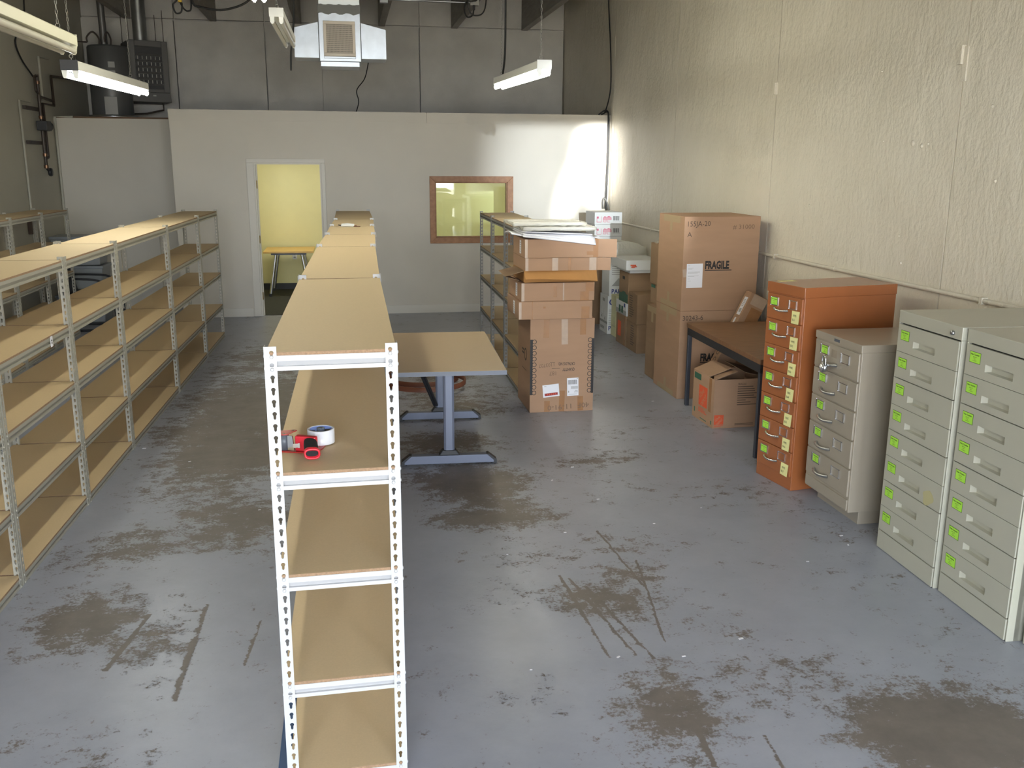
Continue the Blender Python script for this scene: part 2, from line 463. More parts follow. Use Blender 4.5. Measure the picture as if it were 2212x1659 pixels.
class G:
    def __init__(self):
        self.v, self.f, self.m, self.s = [], [], [], []

    def add(self, vv, ff, m=0, M=None, smooth=False):
        o = len(self.v)
        for p in vv:
            self.v.append(tuple(M @ Vector(p)) if M else tuple(p))
        for q in ff:
            self.f.append(tuple(i + o for i in q))
            self.m.append(m)
            self.s.append(smooth)
        return self

    def box(self, x0, y0, z0, x1, y1, z1, m=0, M=None):
        vv = [(x0, y0, z0), (x1, y0, z0), (x1, y1, z0), (x0, y1, z0), (x0, y0, z1), (x1, y0, z1), (x1, y1, z1), (x0, y1, z1)]
        ff = [(0, 3, 2, 1), (4, 5, 6, 7), (0, 1, 5, 4), (1, 2, 6, 5), (2, 3, 7, 6), (3, 0, 4, 7)]
        return self.add(vv, ff, m, M)

    def hexa(self, p, m=0, M=None):
        """eight corners: four below, four above, counter clockwise"""
        ff = [(0, 3, 2, 1), (4, 5, 6, 7), (0, 1, 5, 4), (1, 2, 6, 5), (2, 3, 7, 6), (3, 0, 4, 7)]
        return self.add(p, ff, m, M)

    def ring_sweep(self, rings, m=0, caps=True, M=None, smooth=True):
        n = len(rings[0])
        vv = [p for r in rings for p in r]
        ff = []
        for i in range(len(rings) - 1):
            for k in range(n):
                a, b_ = i * n + k, i * n + (k + 1) % n
                ff.append((a, b_, b_ + n, a + n))
        self.add(vv, ff, m, M, smooth)
        if caps:
            self.add(rings[0], [tuple(reversed(range(n)))], m, M)
            self.add(rings[-1], [tuple(range(n))], m, M)
        return self

    def tube(self, pts, r, n=10, m=0, M=None, caps=True, smooth=True):
        pts = [Vector(p) for p in pts]
        rr = r if isinstance(r, (list, tuple)) else [r] * len(pts)
        rings = []
        prev = None
        for i, p in enumerate(pts):
            t = (pts[min(i + 1, len(pts) - 1)] - pts[max(i - 1, 0)]).normalized()
            if prev is None:
                ref = Vector((0, 0, 1)) if abs(t.z) < 0.9 else Vector((1, 0, 0))
                u = t.cross(ref).normalized()
            else:
                u = (prev - t * prev.dot(t)).normalized()
            w = t.cross(u)
            prev = u
            rings.append([tuple(p + (u * math.cos(a) + w * math.sin(a)) * rr[i]) for a in [2 * PI * k / n for k in range(n)]])
        return self.ring_sweep(rings, m, caps, M, smooth)

    def cyl(self, p0, p1, r, n=20, m=0, M=None, r1=None):
        return self.tube([p0, p1], [r, r if r1 is None else r1], n, m, M)

    def lathe(self, prof, n=28, m=0, M=None, closed=False, smooth=True):
        """prof = [(radius, z)...] round the z axis"""
        rings = [[(r * math.cos(2 * PI * k / n), r * math.sin(2 * PI * k / n), z) for k in range(n)] for r, z in prof]
        if closed:
            rings.append(rings[0])
        return self.ring_sweep(rings, m, not closed, M, smooth)

    def prism(self, poly, d0, d1, m=0, M=None):
        """polygon in x,y extruded along z"""
        n = len(poly)
        vv = [(x, y, d0) for x, y in poly] + [(x, y, d1) for x, y in poly]
        ff = [tuple(reversed(range(n))), tuple(range(n, 2 * n))] + [(k, (k + 1) % n, n + (k + 1) % n, n + k) for k in range(n)]
        return self.add(vv, ff, m, M)

    def rect(self, x0, y0, x1, y1, z=0.0, m=0, M=None):
        return self.add([(x0, y0, z), (x1, y0, z), (x1, y1, z), (x0, y1, z)], [(0, 1, 2, 3)], m, M)

    def text(self, s, size, m=0, M=None, sx=1.0, bold=0.0):
        vv, ff = text_mesh(s, size, bold)
        S = Matrix.Diagonal((sx, 1, 1, 1))
        return self.add(vv, ff, m, (M @ S) if M else S)

    def mesh(self, name, mats):
        me = bpy.data.meshes.new(name)
        me.from_pydata(self.v, [], self.f)
        for mm in (mats if isinstance(mats, (list, tuple)) else [mats]):
            me.materials.append(mm)
        me.polygons.foreach_set('material_index', self.m)
        me.polygons.foreach_set('use_smooth', self.s)
        me.update()
        return me

    def obj(self, name, mats, parent=None, bevel=0.0, loc=None, rz=None, label=None):
        o = link(name, self.mesh(name, mats), parent)
        if loc:
            o.location = loc
        if rz is not None:
            o.rotation_euler = (0, 0, math.radians(rz))
        if bevel:
            bevelled(o, bevel)
        if label:
            o['label'] = label
        return o


def link(name, me, parent=None, loc=None, rz=None):
    o = bpy.data.objects.new(name, me)
    C.objects.link(o)
    if parent:
        o.parent = parent
    if loc:
        o.location = loc
    if rz is not None:
        o.rotation_euler = (0, 0, math.radians(rz))
    return o


def bevelled(o, w, seg=2):
    b = o.modifiers.new('bevel', 'BEVEL')
    b.width = w
    b.segments = seg
    b.limit_method = 'ANGLE'
    b.angle_limit = math.radians(40)
    return o


def tag(o, label, cat, group=None):
    o['label'] = label
    o['category'] = cat
    if group:
        o['group'] = group
    return o


def thing(name, label, cat, loc=(0, 0, 0), rz=0, group=None):
    o = bpy.data.objects.new(name, None)
    C.objects.link(o)
    o.empty_display_size = 0.1
    o.location = loc
    o.rotation_euler = (0, 0, math.radians(rz))
    return tag(o, label, cat, group)


def struct(o, label=None):
    o['kind'] = 'structure'
    if label:
        o['label'] = label
    return o


def arc(cx, cy, r, a0, a1, n=8):
    return [(cx + r * math.cos(math.radians(a0 + (a1 - a0) * i / n)), cy + r * math.sin(math.radians(a0 + (a1 - a0) * i / n))) for i in range(n + 1)]


def smooth_path(pts, n=6):
    """Catmull-Rom through the points"""
    P = [Vector(p) for p in pts]
    P = [P[0] * 2 - P[1]] + P + [P[-1] * 2 - P[-2]]
    out = []
    for i in range(1, len(P) - 2):
        for k in range(n):
            t = k / n
            a, b_, c, d = P[i - 1], P[i], P[i + 1], P[i + 2]
            out.append(0.5 * ((2 * b_) + (c - a) * t + (2 * a - 5 * b_ + 4 * c - d) * t * t + (3 * b_ - a - 3 * c + d) * t ** 3))
    out.append(P[-2])
    return out

# ------------------------------------------------------------------ room shell
XL, XR, YB, YP = -3.66, 3.95, 13.25, 10.296
CZ = 4.95
g = G()
g.box(XL - 0.2, -6.2, -0.12, XR + 0.2, 13.5, 0.0)
struct(g.obj('floor', M_FLOOR), 'worn blue grey painted concrete floor')

g = G()
joints = [-6.2, -5.12, -2.58, -0.04, 2.50, 5.04, 7.58, 10.12, 13.5]
for a, b in zip(joints[:-1], joints[1:]):
    g.box(XR, a + 0.007, 0, XR + 0.15, b - 0.007, 5.1)
g.box(XR + 0.012, -6.2, 0, XR + 0.16, 13.5, 5.1)
g.box(XR - 0.030, 5.02, 2.655, XR + 0.01, 5.065, 2.755)      # patched tie slot
g.box(XR - 0.026, 2.505, 2.66, XR + 0.01, 2.535, 2.77)
g.box(XR - 0.008, 2.47, 2.56, XR + 0.01, 2.515, 2.76)
for (y, z, r) in [(2.95, 2.21, 0.022), (2.85, 2.19, 0.016), (2.78, 2.20, 0.010), (3.3, 2.23, 0.008), (2.1, 1.98, 0.012), (1.8, 1.9, 0.010),
                  (4.3, 1.75, 0.009), (4.2, 1.5, 0.008), (3.0, 1.6, 0.008), (2.95, 1.42, 0.012), (3.4, 2.7, 0.008), (2.2, 2.4, 0.012)]:
    g.lathe([(0.001, 0.008), (r * 0.5, 0.0065), (r * 0.9, 0.003), (r, -0.002)], 10, 0, T(XR, y, z) @ RY(-90))
struct(g.obj('wall_right', M_ROUGH), 'cream painted rough concrete wall')

g = G()
g.box(XL - 0.15, -6.2, 0, XL, 13.5, 5.1)
struct(g.obj('wall_left', M_LEFT), 'dim cream wall behind the shelves')

g = G()
edges = [XL, -2.29, -0.92, -0.05, 1.52, 3.934]
for i, (a, b) in enumerate(zip(edges[:-1], edges[1:])):
    ga = 0.002 if i == 3 else 0.010
    gb = 0.002 if i == 2 else 0.010
    g.box(a + ga, 13.20, 2.5, b - gb, 13.28, 4.215)
for i, (a, b) in enumerate(zip([XL, -2.29, -0.92, 1.52], [-2.29, -0.92, 1.52, XR])):
    g.box(a + 0.010, 13.245, 4.245, b - 0.010, 13.36, 5.1)
g.box(XL, 13.31, 0, XR, 13.5, 5.1)
for (x, z) in [(-1.62, 3.52), (-1.62, 3.42), (-0.95 - 0.18, 3.52), (-1.13, 3.42)]:
    g.lathe([(0.001, 0.003), (0.035, 0.002), (0.042, 0)], 14, 0, T(x, 13.20, z) @ RX(90))
struct(g.obj('wall_back', M_GREY), 'grey plastered rear wall above the office')

# office partition with its door and window openings
DXA, DXB, DZT = -0.942, -0.062, 2.064
WX0, WX1, WZ0, WZ1 = 1.478, 2.491, 1.056, 1.815
XP0 = -1.975
g = G()
y0, y1 = YP, YP + 0.12
g.box(XP0, y0, 0, DXA, y1, 2.729)
g.box(DXA, y0, DZT, DXB, y1, 2.729)
g.box(DXB, y0, 0, WX0, y1, 2.729)
g.box(WX0, y0, 0, WX1, y1, WZ0)
g.box(WX0, y0, WZ1, WX1, y1, 2.729)
g.box(WX1, y0, 0, XR, y1, 2.729)
g.box(XP0, y1, 0, XP0 + 0.12, 11.32, 2.729)
struct(g.obj('wall_partition', M_PART), 'white office partition')
g = G()
g.box(XP0 - 0.004, YP - 0.020, 2.60, 1.37, YP + 0.13, 2.737)
g.box(1.375, YP - 0.020, 2.60, XR, YP + 0.13, 2.737)
struct(g.obj('trim_1', M_PART), 'band along the top of the partition')
g = G()
g.box(XL, 11.30, 0, XP0, 11.42, 2.64)
struct(g.obj('wall_storage', M_PART), 'set back low wall on the left')
g = G()
g.box(XL, 11.286, 2.52, XP0, 11.43, 2.65)
struct(g.obj('trim_2', M_PART))
g = G()
g.box(XL, 11.34, 2.645, XP0, 13.2, 2.675)
struct(g.obj('ceiling_storage', mat('plywood_deck', (0.16, 0.09, 0.05), 0.7)))
g = G()
g.box(XP0 + 0.12, YP + 0.12, 2.62, XR, 13.2, 2.70)
struct(g.obj('ceiling_office', M_PART))
g = G()
g.box(XP0 + 0.0, YP - 0.016, 0, -1.05, YP, 0.115)
g.box(-0.005, YP - 0.016, 0, XR, YP, 0.115)
struct(g.obj('baseboard_partition', M_TRIM))

# ceiling with timber rafters running front to back
g = G()
g.box(XL - 0.2, -6.2, CZ, XR + 0.2, 13.5, CZ + 0.15)
struct(g.obj('ceiling', M_CEIL))
for i, x in enumerate([-2.98, -1.70, -0.40, 0.92, 2.10, 3.27]):
    g = G()
    g.box(x - 0.05, -6.0, 4.222, x + 0.05, 13.245, CZ)
    struct(g.obj('ceiling_beam', M_BEAM))

# front wall with the open roll-up door behind the camera, and the yard outside
g = G()
g.box(XL - 0.2, DY - 0.2, 0, DX0, DY, 5.1)
g.box(DX1, DY - 0.2, 0, XR + 0.2, DY, 5.1)
g.box(PX0, DY - 0.2, 0, PX1, DY, DZ)  # pier added to shape the glint
g.box(DX0, DY - 0.2, DZ, DX1, DY, 5.1)
struct(g.obj('wall_front', M_LEFT))
g = G()
g.box(-40, -60, -0.30, 40, -6.2, -0.12)
struct(g.obj('ground', M_YARD))

# door frame with hinges, no leaf in sight
door = thing('door_1', 'white door frame standing open onto the yellow office', 'door', (0, 0, 0))
struct(door)
g = G()
tw = 0.095
for (a, b) in ((DXA - tw, DXA), (DXB, DXB + tw * 0.55)):
    g.box(a, YP - 0.018, 0, b, YP, DZT + 0.0)
g.box(DXA - tw, YP - 0.018, DZT, DXB + tw * 0.55, YP, DZT + 0.055)
g.obj('door_casing', M_TRIM, door, bevel=0.004)
g = G()
g.box(DXA, YP - 0.005, 0, DXA + 0.02, YP + 0.125, DZT)
g.box(DXB - 0.02, YP - 0.005, 0, DXB, YP + 0.125, DZT)
g.box(DXA + 0.02, YP - 0.005, DZT - 0.02, DXB - 0.02, YP + 0.125, DZT)
g.box(DXA + 0.0205, YP + 0.055, 0, DXA + 0.035, YP + 0.095, DZT - 0.021)
g.obj('door_jamb', M_TRIM, door)
for z in (0.28, 1.05, 1.78):
    g = G()
    g.box(DXA + 0.0195, YP + 0.01, z - 0.05, DXA + 0.024, YP + 0.05, z + 0.05)
    g.cyl((DXA + 0.028, YP + 0.008, z - 0.052), (DXA + 0.028, YP + 0.008, z + 0.052), 0.006, 8)
    g.obj('hinge', M_BRASS, door)

# office window: oak frame and pane
win = thing('window_1', 'oak framed office window with a greenish pane', 'window')
struct(win)
ox0, ox1, oz0, oz1 = 1.398, 2.571, 0.976, 1.895
g = G()
for poly in ([(ox0, oz0), (ox1, oz0), (WX1, WZ0), (WX0, WZ0)], [(ox1, oz0), (ox1, oz1), (WX1, WZ1), (WX1, WZ0)],
             [(ox1, oz1), (ox0, oz1), (WX0, WZ1), (WX1, WZ1)], [(ox0, oz1), (ox0, oz0), (WX0, WZ0), (WX0, WZ1)]):
    g.prism(poly, -YP, -YP + 0.022, 0, FRONT)
for (a, b, c, d) in ((WX0, WZ0, WX0 + 0.012, WZ1), (WX1 - 0.012, WZ0, WX1, WZ1), (WX0, WZ0, WX1, WZ0 + 0.012), (WX0, WZ1 - 0.012, WX1, WZ1)):
    g.box(a, YP, b, c, YP + 0.12, d)
g.obj('window_frame', M_OAK, win, bevel=0.003)
g = G()
g.box(WX0 + 0.008, YP + 0.04, WZ0 + 0.008, WX1 - 0.008, YP + 0.046, WZ1 - 0.008)
g.obj('pane', M_GLASS, win)

# the office behind
g = G()
g.box(XP0 + 0.12, 13.10, 0, XR, 13.19, 2.62)
struct(g.obj('wall_office_back', M_YEL))
g = G()
g.box(XP0 + 0.12, YP + 0.121, 0, XP0 + 0.16, 13.1, 2.62)
struct(g.obj('wall_office_left', M_YEL))
g = G()
g.box(XR - 0.04, YP + 0.121, 0, XR, 13.1, 2.62)
struct(g.obj('wall_office_right', M_YEL))
g = G()
g.box(XP0 + 0.16, YP + 0.06, 0, XR - 0.04, 13.1, 0.006)
struct(g.obj('floor_office', M_CARPET), 'dark carpet in the office')
g = G()
g.box(XP0 + 0.16, 13.09, 0.006, XR - 0.04, 13.10, 0.11)
struct(g.obj('baseboard_office', M_BASEBLK))
for i, x in enumerate((-0.5, 2.2)):
    t = thing('ceiling_light', ['lit ceiling panel in the yellow office by the doorway', 'lit ceiling panel in the yellow office behind the window'][i], 'ceiling light', (x, 11.7, 2.62), 0, 'office ceiling lights')
    g = G()
    g.box(-0.62, -0.32, -0.035, 0.62, 0.32, 0.0)
    g.obj('housing', M_FIXT, t)
    g = G()
    g.box(-0.58, -0.28, -0.045, 0.58, 0.28, -0.034)
    g.obj('diffuser', M_PANEL, t)

# office table
t = thing('office_table', 'small maple topped table with grey splayed legs in the yellow office', 'table', (-0.66, 12.55, 0.006))
g = G()
g.box(-0.385, -0.42, 0.685, 0.385, 0.42, 0.715)
g.obj('tabletop', M_YTABLE, t, bevel=0.004)
g = G()
g.box(-0.27, -0.36, 0.655, 0.27, -0.31, 0.685)
g.box(-0.27, 0.31, 0.655, 0.27, 0.36, 0.685)
g.obj('frame', M_DKSTEEL, t)
for sx in (-1, 1):
    for sy in (-1, 1):
        g = G()
        g.tube([(sx * 0.20, sy * 0.33, 0.66), (sx * 0.30, sy * 0.35, 0.05)], 0.026, 12)
        l = g.obj('leg', M_STEEL, t)
        g = G()
        g.cyl((sx * 0.31, sy * 0.35 - 0.012, 0.026), (sx * 0.31, sy * 0.35 + 0.012, 0.026), 0.026, 14)
        g.cyl((sx * 0.305, sy * 0.35, 0.03), (sx * 0.302, sy * 0.35, 0.06), 0.012, 10)
        g.obj('caster', M_BLKPL, l)
t = thing('wall_outlet', 'white outlet plate low on the yellow office wall', 'outlet', (-0.62, 13.1, 0.56))
g = G()
g.box(-0.035, -0.006, -0.057, 0.035, 0, 0.057)
g.obj('cover_plate', M_FIXT, t, bevel=0.002)
g = G()
for z in (-0.022, 0.022):
    g.box(-0.017, -0.009, z - 0.014, 0.017, -0.005, z + 0.014)
g.obj('socket', M_GRIN, t)

# ------------------------------------------------------------------ boltless shelving
PW, PT, PH, HP = 0.0375, 0.002, 1.524, 0.0381
LEVELS = [0, 10, 19, 29, 38]
SW = 0.40


def hz(i):
    return 1.505 - i * HP


def post_mesh(name, m):
    g = G()
    cx = 0.0225
    for fl in (0, 1):
        def P(s, t, z, fl=fl):
            return (s, t, z) if fl == 0 else (t, s, z)
        for i in range(40):
            z1, z0, zh = 1.524 - i * HP, 1.524 - (i + 1) * HP, hz(i)
            half = [(cx + 0.0068 * math.cos(math.radians(a)), zh + 0.0068 * math.sin(math.radians(a))) for a in (90, 125, 160, 195, 232)]
            half += [(cx - 0.0039, zh - 0.0140), (cx - 0.0024, zh - 0.0170), (cx, zh - 0.0180)]
            mir = [(2 * cx - s, z) for s, z in half]
            left = [(0.0, z1), (cx, z1)] + half + [(cx, z0), (0.0, z0)]
            right = [(PW, z1), (cx, z1)] + mir + [(cx, z0), (PW, z0)]
            for poly in (left, right):
                for t in (0.0, PT):
                    g.add([P(s, t, z) for s, z in poly], [tuple(range(len(poly)))])
            loop = half + mir[-2:0:-1]
            n = len(loop)
            g.add([P(s, 0.0, z) for s, z in loop] + [P(s, PT, z) for s, z in loop], [(k, (k + 1) % n, n + (k + 1) % n, n + k) for k in range(n)])
        g.add([P(PW, 0, 0), P(PW, PT, 0), P(PW, PT, PH), P(PW, 0, PH)], [(0, 1, 2, 3)])
        g.add([P(0, 0, PH), P(PW, 0, PH), P(PW, PT, PH), P(0, PT, PH)], [(0, 1, 2, 3)])
    return g.mesh(name, m)


def beam_profile_mesh(name, m, length, start, along):
    """Rolled beam: two proud bands with a recess between, a lip on top, two rivets at either end."""
    g = G()
    a, b = start, length - start
    zt, zb = -0.010, -0.0565     # about the upper rivet

    def P(s, t, z):
        return (s, t, z) if along == 'x' else (t, s, z)
    u0, u1 = zt - 0.017, zb + 0.0130
    prof = [(0.0210, zt), (0.0025, zt), (0.0025, u0), (0.0130, u1 + 0.001), (0.0130, u1), (0.0025, u1), (0.0025, zb), (0.0150, zb), (0.0150, zb + 0.002), (0.0045, zb + 0.002),
            (0.0045, u1 - 0.002), (0.0150, u1 - 0.002), (0.0150, u1 + 0.002), (0.0045, u0 + 0.001), (0.0045, zt - 0.002), (0.0210, zt - 0.002)]
    n = len(prof)
    vv = [P(a, t, z) for t, z in prof] + [P(b, t, z) for t, z in prof]
    g.add(vv, [(k, (k + 1) % n, n + (k + 1) % n, n + k) for k in range(n)])
    g.add([P(a, t, z) for t, z in prof], [tuple(range(n))])
    g.add([P(b, t, z) for t, z in prof], [tuple(range(n))])
    for s in (0.0225, length - 0.0225):
        for z in (-0.009, -HP - 0.009):
            p0, p1, p2 = P(s, 0.004, z - 0.0045), P(s, -0.002, z - 0.0045), P(s, -0.0035, z - 0.0045)
            g.tube([p0, p1, p2], [0.0058, 0.0058, 0.0035], 10)
    return g.mesh(name, m)


def board_mesh(L):
    g = G()
    g.box(0.0035, 0.0035, 0.0, SW - 0.0035, L - 0.0035, 0.010)
    g.m = [0, 0, 1, 1, 1, 1]
    return g.mesh('shelf_board', [M_BOARD, M_BOARDEDGE])


CACHE = {}


def cached(key, fn):
    if key not in CACHE:
        CACHE[key] = fn()
    return CACHE[key]


def shelf_unit(label, group, mkey, metal, x, y, L, rz, shear=0.0):
    t = thing('shelf_unit', label, 'shelf', (x, y, 0), rz, group)
    pm = cached(('post', mkey), lambda: post_mesh('post', metal))
    sb = cached(('side', mkey), lambda: beam_profile_mesh('end_beam', metal, SW, 0.0045, 'x'))
    lb = cached(('long', mkey, round(L, 3)), lambda: beam_profile_mesh('long_beam', metal, L, 0.0155, 'y'))
    bd = cached(('board', round(L, 3)), lambda: board_mesh(L))
    kids = []
    for (px, py, a) in ((0, 0, 0), (SW, 0, 90), (SW, L, 180), (0, L, 270)):
        kids.append(link('post', pm, t, (px, py, 0), a))
    for i in LEVELS:
        z = hz(i)
        kids.append(link('shelf_board', bd, t, (0, 0, z - 0.0098)))
        kids.append(link('end_beam', sb, t, (0, 0, z)))
        kids.append(link('end_beam', sb, t, (SW, L, z), 180))
        kids.append(link('long_beam', lb, t, (0, 0, z)))
        kids.append(link('long_beam', lb, t, (SW, L, z), 180))
    if shear:
        S = Matrix.Identity(4)
        S[1][0] = shear
        for k in kids:
            k.matrix_parent_inverse = S
    return t


# middle row, white, straight ahead of the camera
ys = [0.0, 1.869, 3.703, 4.812, 5.884, 6.841, 8.687]
xs = [-0.004, 0.012, 0.047, 0.081, 0.101, 0.126, 0.133]
mid_labels = ['white shelf unit nearest the camera with a red tape dispenser on its second shelf',
              'second white shelf unit of the middle row, directly behind the one with the tape dispenser',
              'third white shelf unit of the middle row, reaching past the beige topped table',
              'fourth white shelf unit of the middle row, with a small white bundle on top',
              'fifth white shelf unit of the middle row, last but one before the office wall',
              'sixth and last white shelf unit of the middle row, closest to the office wall']
for i in range(6):
    L = ys[i + 1] - ys[i]
    rz = -math.degrees(math.atan2(xs[i + 1] - xs[i], L))
    L = round(L - (0.020 if i == 0 else 0.008), 3)
    shelf_unit(mid_labels[i], 'white shelf units in the middle row', 'w', M_WHITE, xs[i], ys[i], L, rz, 0.033 if i == 0 else 0.0)

# long cream row on the left
yl = [0.64, 1.834, 2.990, 4.146, 5.905, 7.50, 8.78]
left_labels = ['cream shelf unit nearest the camera in the long left row, cut off by the picture',
               'second cream shelf unit of the long left row, carrying a small white tag',
               'third cream shelf unit from the camera in the long left row, before the wide one',
               'fourth cream shelf unit of the long left row, wide, with the black chair behind it',
               'fifth cream shelf unit in the long left row, last but one before the office wall',
               'sixth and last cream shelf unit of the long left row, nearest the office']
left_units = []
for i in range(6):
    L = round(yl[i + 1] - yl[i] - 0.008, 3)
    x = -1.438 + 0.0213 * yl[i] - SW
    left_units.append(shelf_unit(left_labels[i], 'cream shelf units in the long left row', 'b', M_BEIGE, x, yl[i], L, -1.22))
# small white tag stuck on a beam of the third unit
g = G()
g.box(0, 0, 0, 0.002, 0.035, 0.058, 0)
for k, w in enumerate((0.016, 0.014)):
    g.box(0.002, 0.0175 - w / 2, 0.022 - k * 0.014 + 0.008, 0.0024, 0.0175 + w / 2, 0.031 - k * 0.014 + 0.008, 1)
tg = g.obj('shelf_tag', [M_PAPER, M_INK], left_units[1], label='small white shelf tag with two dark marks')
tg.location = (SW + 0.0005, 0.77, hz(10) - 0.062)

# short cream row against the left wall
yf = [5.2, 6.2, 7.2, 8.2, 9.2]
far_labels = ['cream shelf unit by the left wall nearest the camera, glimpsed through the long row',
              'second cream shelf unit by the left wall, glimpsed through the long row',
              'third cream shelf unit by the left wall, its top showing at the left picture edge',
              'last cream shelf unit by the left wall, its end post beside the low storage wall']
for i in range(4):
    shelf_unit(far_labels[i], 'cream shelf units against the left wall', 'b', M_BEIGE, -3.42, yf[i], 0.992, 0)

# grey row behind the pile of cartons
yr = [5.30, 6.235, 7.19, 8.16]
right_labels = ['grey steel shelf unit directly behind the tall pile of cartons',
                'middle grey steel shelf unit of three behind the pile of cartons',
                'grey steel shelf unit standing in front of the oak framed window']
for i in range(3):
    shelf_unit(right_labels[i], 'grey shelf units behind the carton pile', 'g', M_GALV, 1.752 + 0.0165 * (yr[i] - 5.3), yr[i], round(yr[i + 1] - yr[i] - 0.008, 3), -0.95)

# ------------------------------------------------------------------ things lying on the shelves
ZB2 = hz(10) + 0.0003      # top of the second board from above
t = thing('tape_dispenser', 'red hand held packing tape dispenser with a white tape roll on the nearest shelf', 'tape dispenser', (0, 0, ZB2))
g = G()   # side plate lying on the board, with the roll hub arm
g.prism([(0.008, 0.222), (0.030, 0.214), (0.095, 0.192), (0.128, 0.186), (0.150, 0.235), (0.165, 0.30), (0.143, 0.33), (0.115, 0.30), (0.075, 0.245), (0.012, 0.262)], 0.0005, 0.004)
g.obj('side_plate', M_REDMET, t)
g = G()   # moulded body between blade and handle
g.prism([(0.060, 0.214), (0.128, 0.184), (0.136, 0.206), (0.068, 0.238)], 0.004, 0.056)
g.obj('body', M_REDPL, t, bevel=0.004)
g = G()   # pistol grip, oval, pointing at the viewer


def oval(y, cx, cz, a, b, n=24):
    return [(cx + a * math.copysign(abs(math.cos(q)) ** 0.7, math.cos(q)), y, cz + b * math.copysign(abs(math.sin(q)) ** 0.7, math.sin(q))) for q in [2 * PI * k / n for k in range(n)]]


g.ring_sweep([oval(0.203, 0.110, 0.036, 0.016, 0.014), oval(0.192, 0.111, 0.036, 0.021, 0.018), oval(0.172, 0.113, 0.035, 0.0225, 0.0185), oval(0.112, 0.119, 0.0275, 0.0232, 0.0175)])
grip = g.obj('grip', M_FOAM, t)
g = G()
g.ring_sweep([oval(0.113, 0.119, 0.0275, 0.0255, 0.0192), oval(0.104, 0.120, 0.0265, 0.0262, 0.0195), oval(0.099, 0.1205, 0.026, 0.0245, 0.0178), oval(0.099, 0.1205, 0.026, 0.0205, 0.0125),
              oval(0.125, 0.118, 0.028, 0.019, 0.0115)], caps=False)
g.add(oval(0.124, 0.118, 0.028, 0.0192, 0.0117), [tuple(range(24))], 0)
g.obj('grip_end', M_REDPL, grip, label='red rim at the end of the grip')
g = G()   # tape roll
RXC, RYC = 0.143, 0.306
g.lathe([(0.046, 0.0045), (0.046, 0.0525), (0.0385, 0.053), (0.0385, 0.004)], 40, 0, T(RXC, RYC, 0), closed=True)
roll = g.obj('tape_roll', M_ROLL, t)
g = G()
g.lathe([(0.0384, 0.006), (0.0384, 0.0515), (0.0365, 0.0515), (0.0365, 0.006)], 40, 0, T(RXC, RYC, 0), closed=True)
g.obj('tape_core', M_CORE, roll)
g = G()
g.lathe([(0.0, 0.005), (0.035, 0.005), (0.035, 0.030), (0.030, 0.031), (0.013, 0.031), (0.013, 0.040), (0.0, 0.040)], 24, 0, T(RXC, RYC, 0))
g.box(RXC + 0.008, RYC - 0.006, 0.03, RXC + 0.034, RYC + 0.010, 0.047)
g.box(RXC - 0.036, RYC - 0.012, 0.03, RXC - 0.020, RYC + 0.004, 0.045)
g.obj('hub', M_BLKPL, t)
g = G()
for k in range(18):
    a0 = 2 * PI * k / 18
    g.cyl((RXC + 0.0115 * math.cos(a0), RYC - 0.004 + 0.0115 * math.sin(a0), 0.040), (RXC + 0.0115 * math.cos(a0), RYC - 0.004 + 0.0115 * math.sin(a0), 0.056), 0.0022, 6)
g.lathe([(0.0, 0.040), (0.012, 0.040), (0.012, 0.0565), (0.004, 0.0575), (0.0, 0.0575)], 24, 0, T(RXC, RYC - 0.004, 0))
g.obj('hub_knob', M_GREYPL, t)
g = G()   # rubber roller
g.lathe([(0.0, 0.005), (0.0165, 0.005), (0.0165, 0.057), (0.0, 0.057)], 28, 0, T(0.024, 0.240, 0))
g.obj('roller', M_GREYPL, t)
g = G()   # chrome blade guard
g.hexa([(0.036, 0.222, 0.006), (0.058, 0.2125, 0.006), (0.060, 0.216, 0.006), (0.038, 0.226, 0.006), (0.036, 0.222, 0.056), (0.052, 0.2150, 0.056), (0.054, 0.219, 0.056), (0.038, 0.226, 0.056)])
g.box(0.054, 0.205, 0.018, 0.076, 0.208, 0.032)
g.box(0.072, 0.198, 0.019, 0.077, 0.208, 0.036)
g.obj('blade_guard', M_CHROME, t)
g = G()   # red cover plate over the roller with rivets
g.prism([(0.004, 0.234), (0.022, 0.222), (0.036, 0.224), (0.050, 0.245), (0.066, 0.270), (0.058, 0.280), (0.008, 0.272)], 0.0575, 0.060, 0)
for (x, y) in ((0.054, 0.270), (0.026, 0.232)):
    g.lathe([(0.0, 0.0625), (0.003, 0.062), (0.0045, 0.060)], 12, 1, T(x, y, 0))
g.obj('cover_plate', [M_REDMET, M_CHROME], t)

t = thing('cable_tie_bundle', 'small white bundle of ties on the top board of the middle row', 'cable ties', (0.26, 5.77, hz(0) + 0.0003), -12)
g = G()
for k, (dy, dz, a) in enumerate(((0, 0.009, 0), (0.014, 0.010, 8), (-0.012, 0.008, -10), (0.004, 0.020, 4))):
    g.tube([tuple(RZ(a) @ Vector((-0.055, dy, dz))), tuple(RZ(a) @ Vector((0.0, dy + 0.006, dz + 0.003))), tuple(RZ(a) @ Vector((0.06, dy, dz)))], [0.007, 0.009, 0.006], 8)
g.obj('bundle', M_WHITEBOX, t)
g = G()
g.tube(smooth_path([(-0.06, 0.0, 0.012), (-0.085, 0.02, 0.014), (-0.06, 0.035, 0.010), (-0.03, 0.02, 0.022)]), 0.005, 6)
g.obj('dark_end', M_BLKPL, t)
g = G()
g.tube(smooth_path([(0.05, 0.0, 0.008), (0.075, 0.012, 0.010), (0.085, -0.008, 0.008), (0.06, -0.012, 0.006), (0.12, -0.014, 0.005)]), 0.003, 6)
g.obj('string', M_HOOP, t)

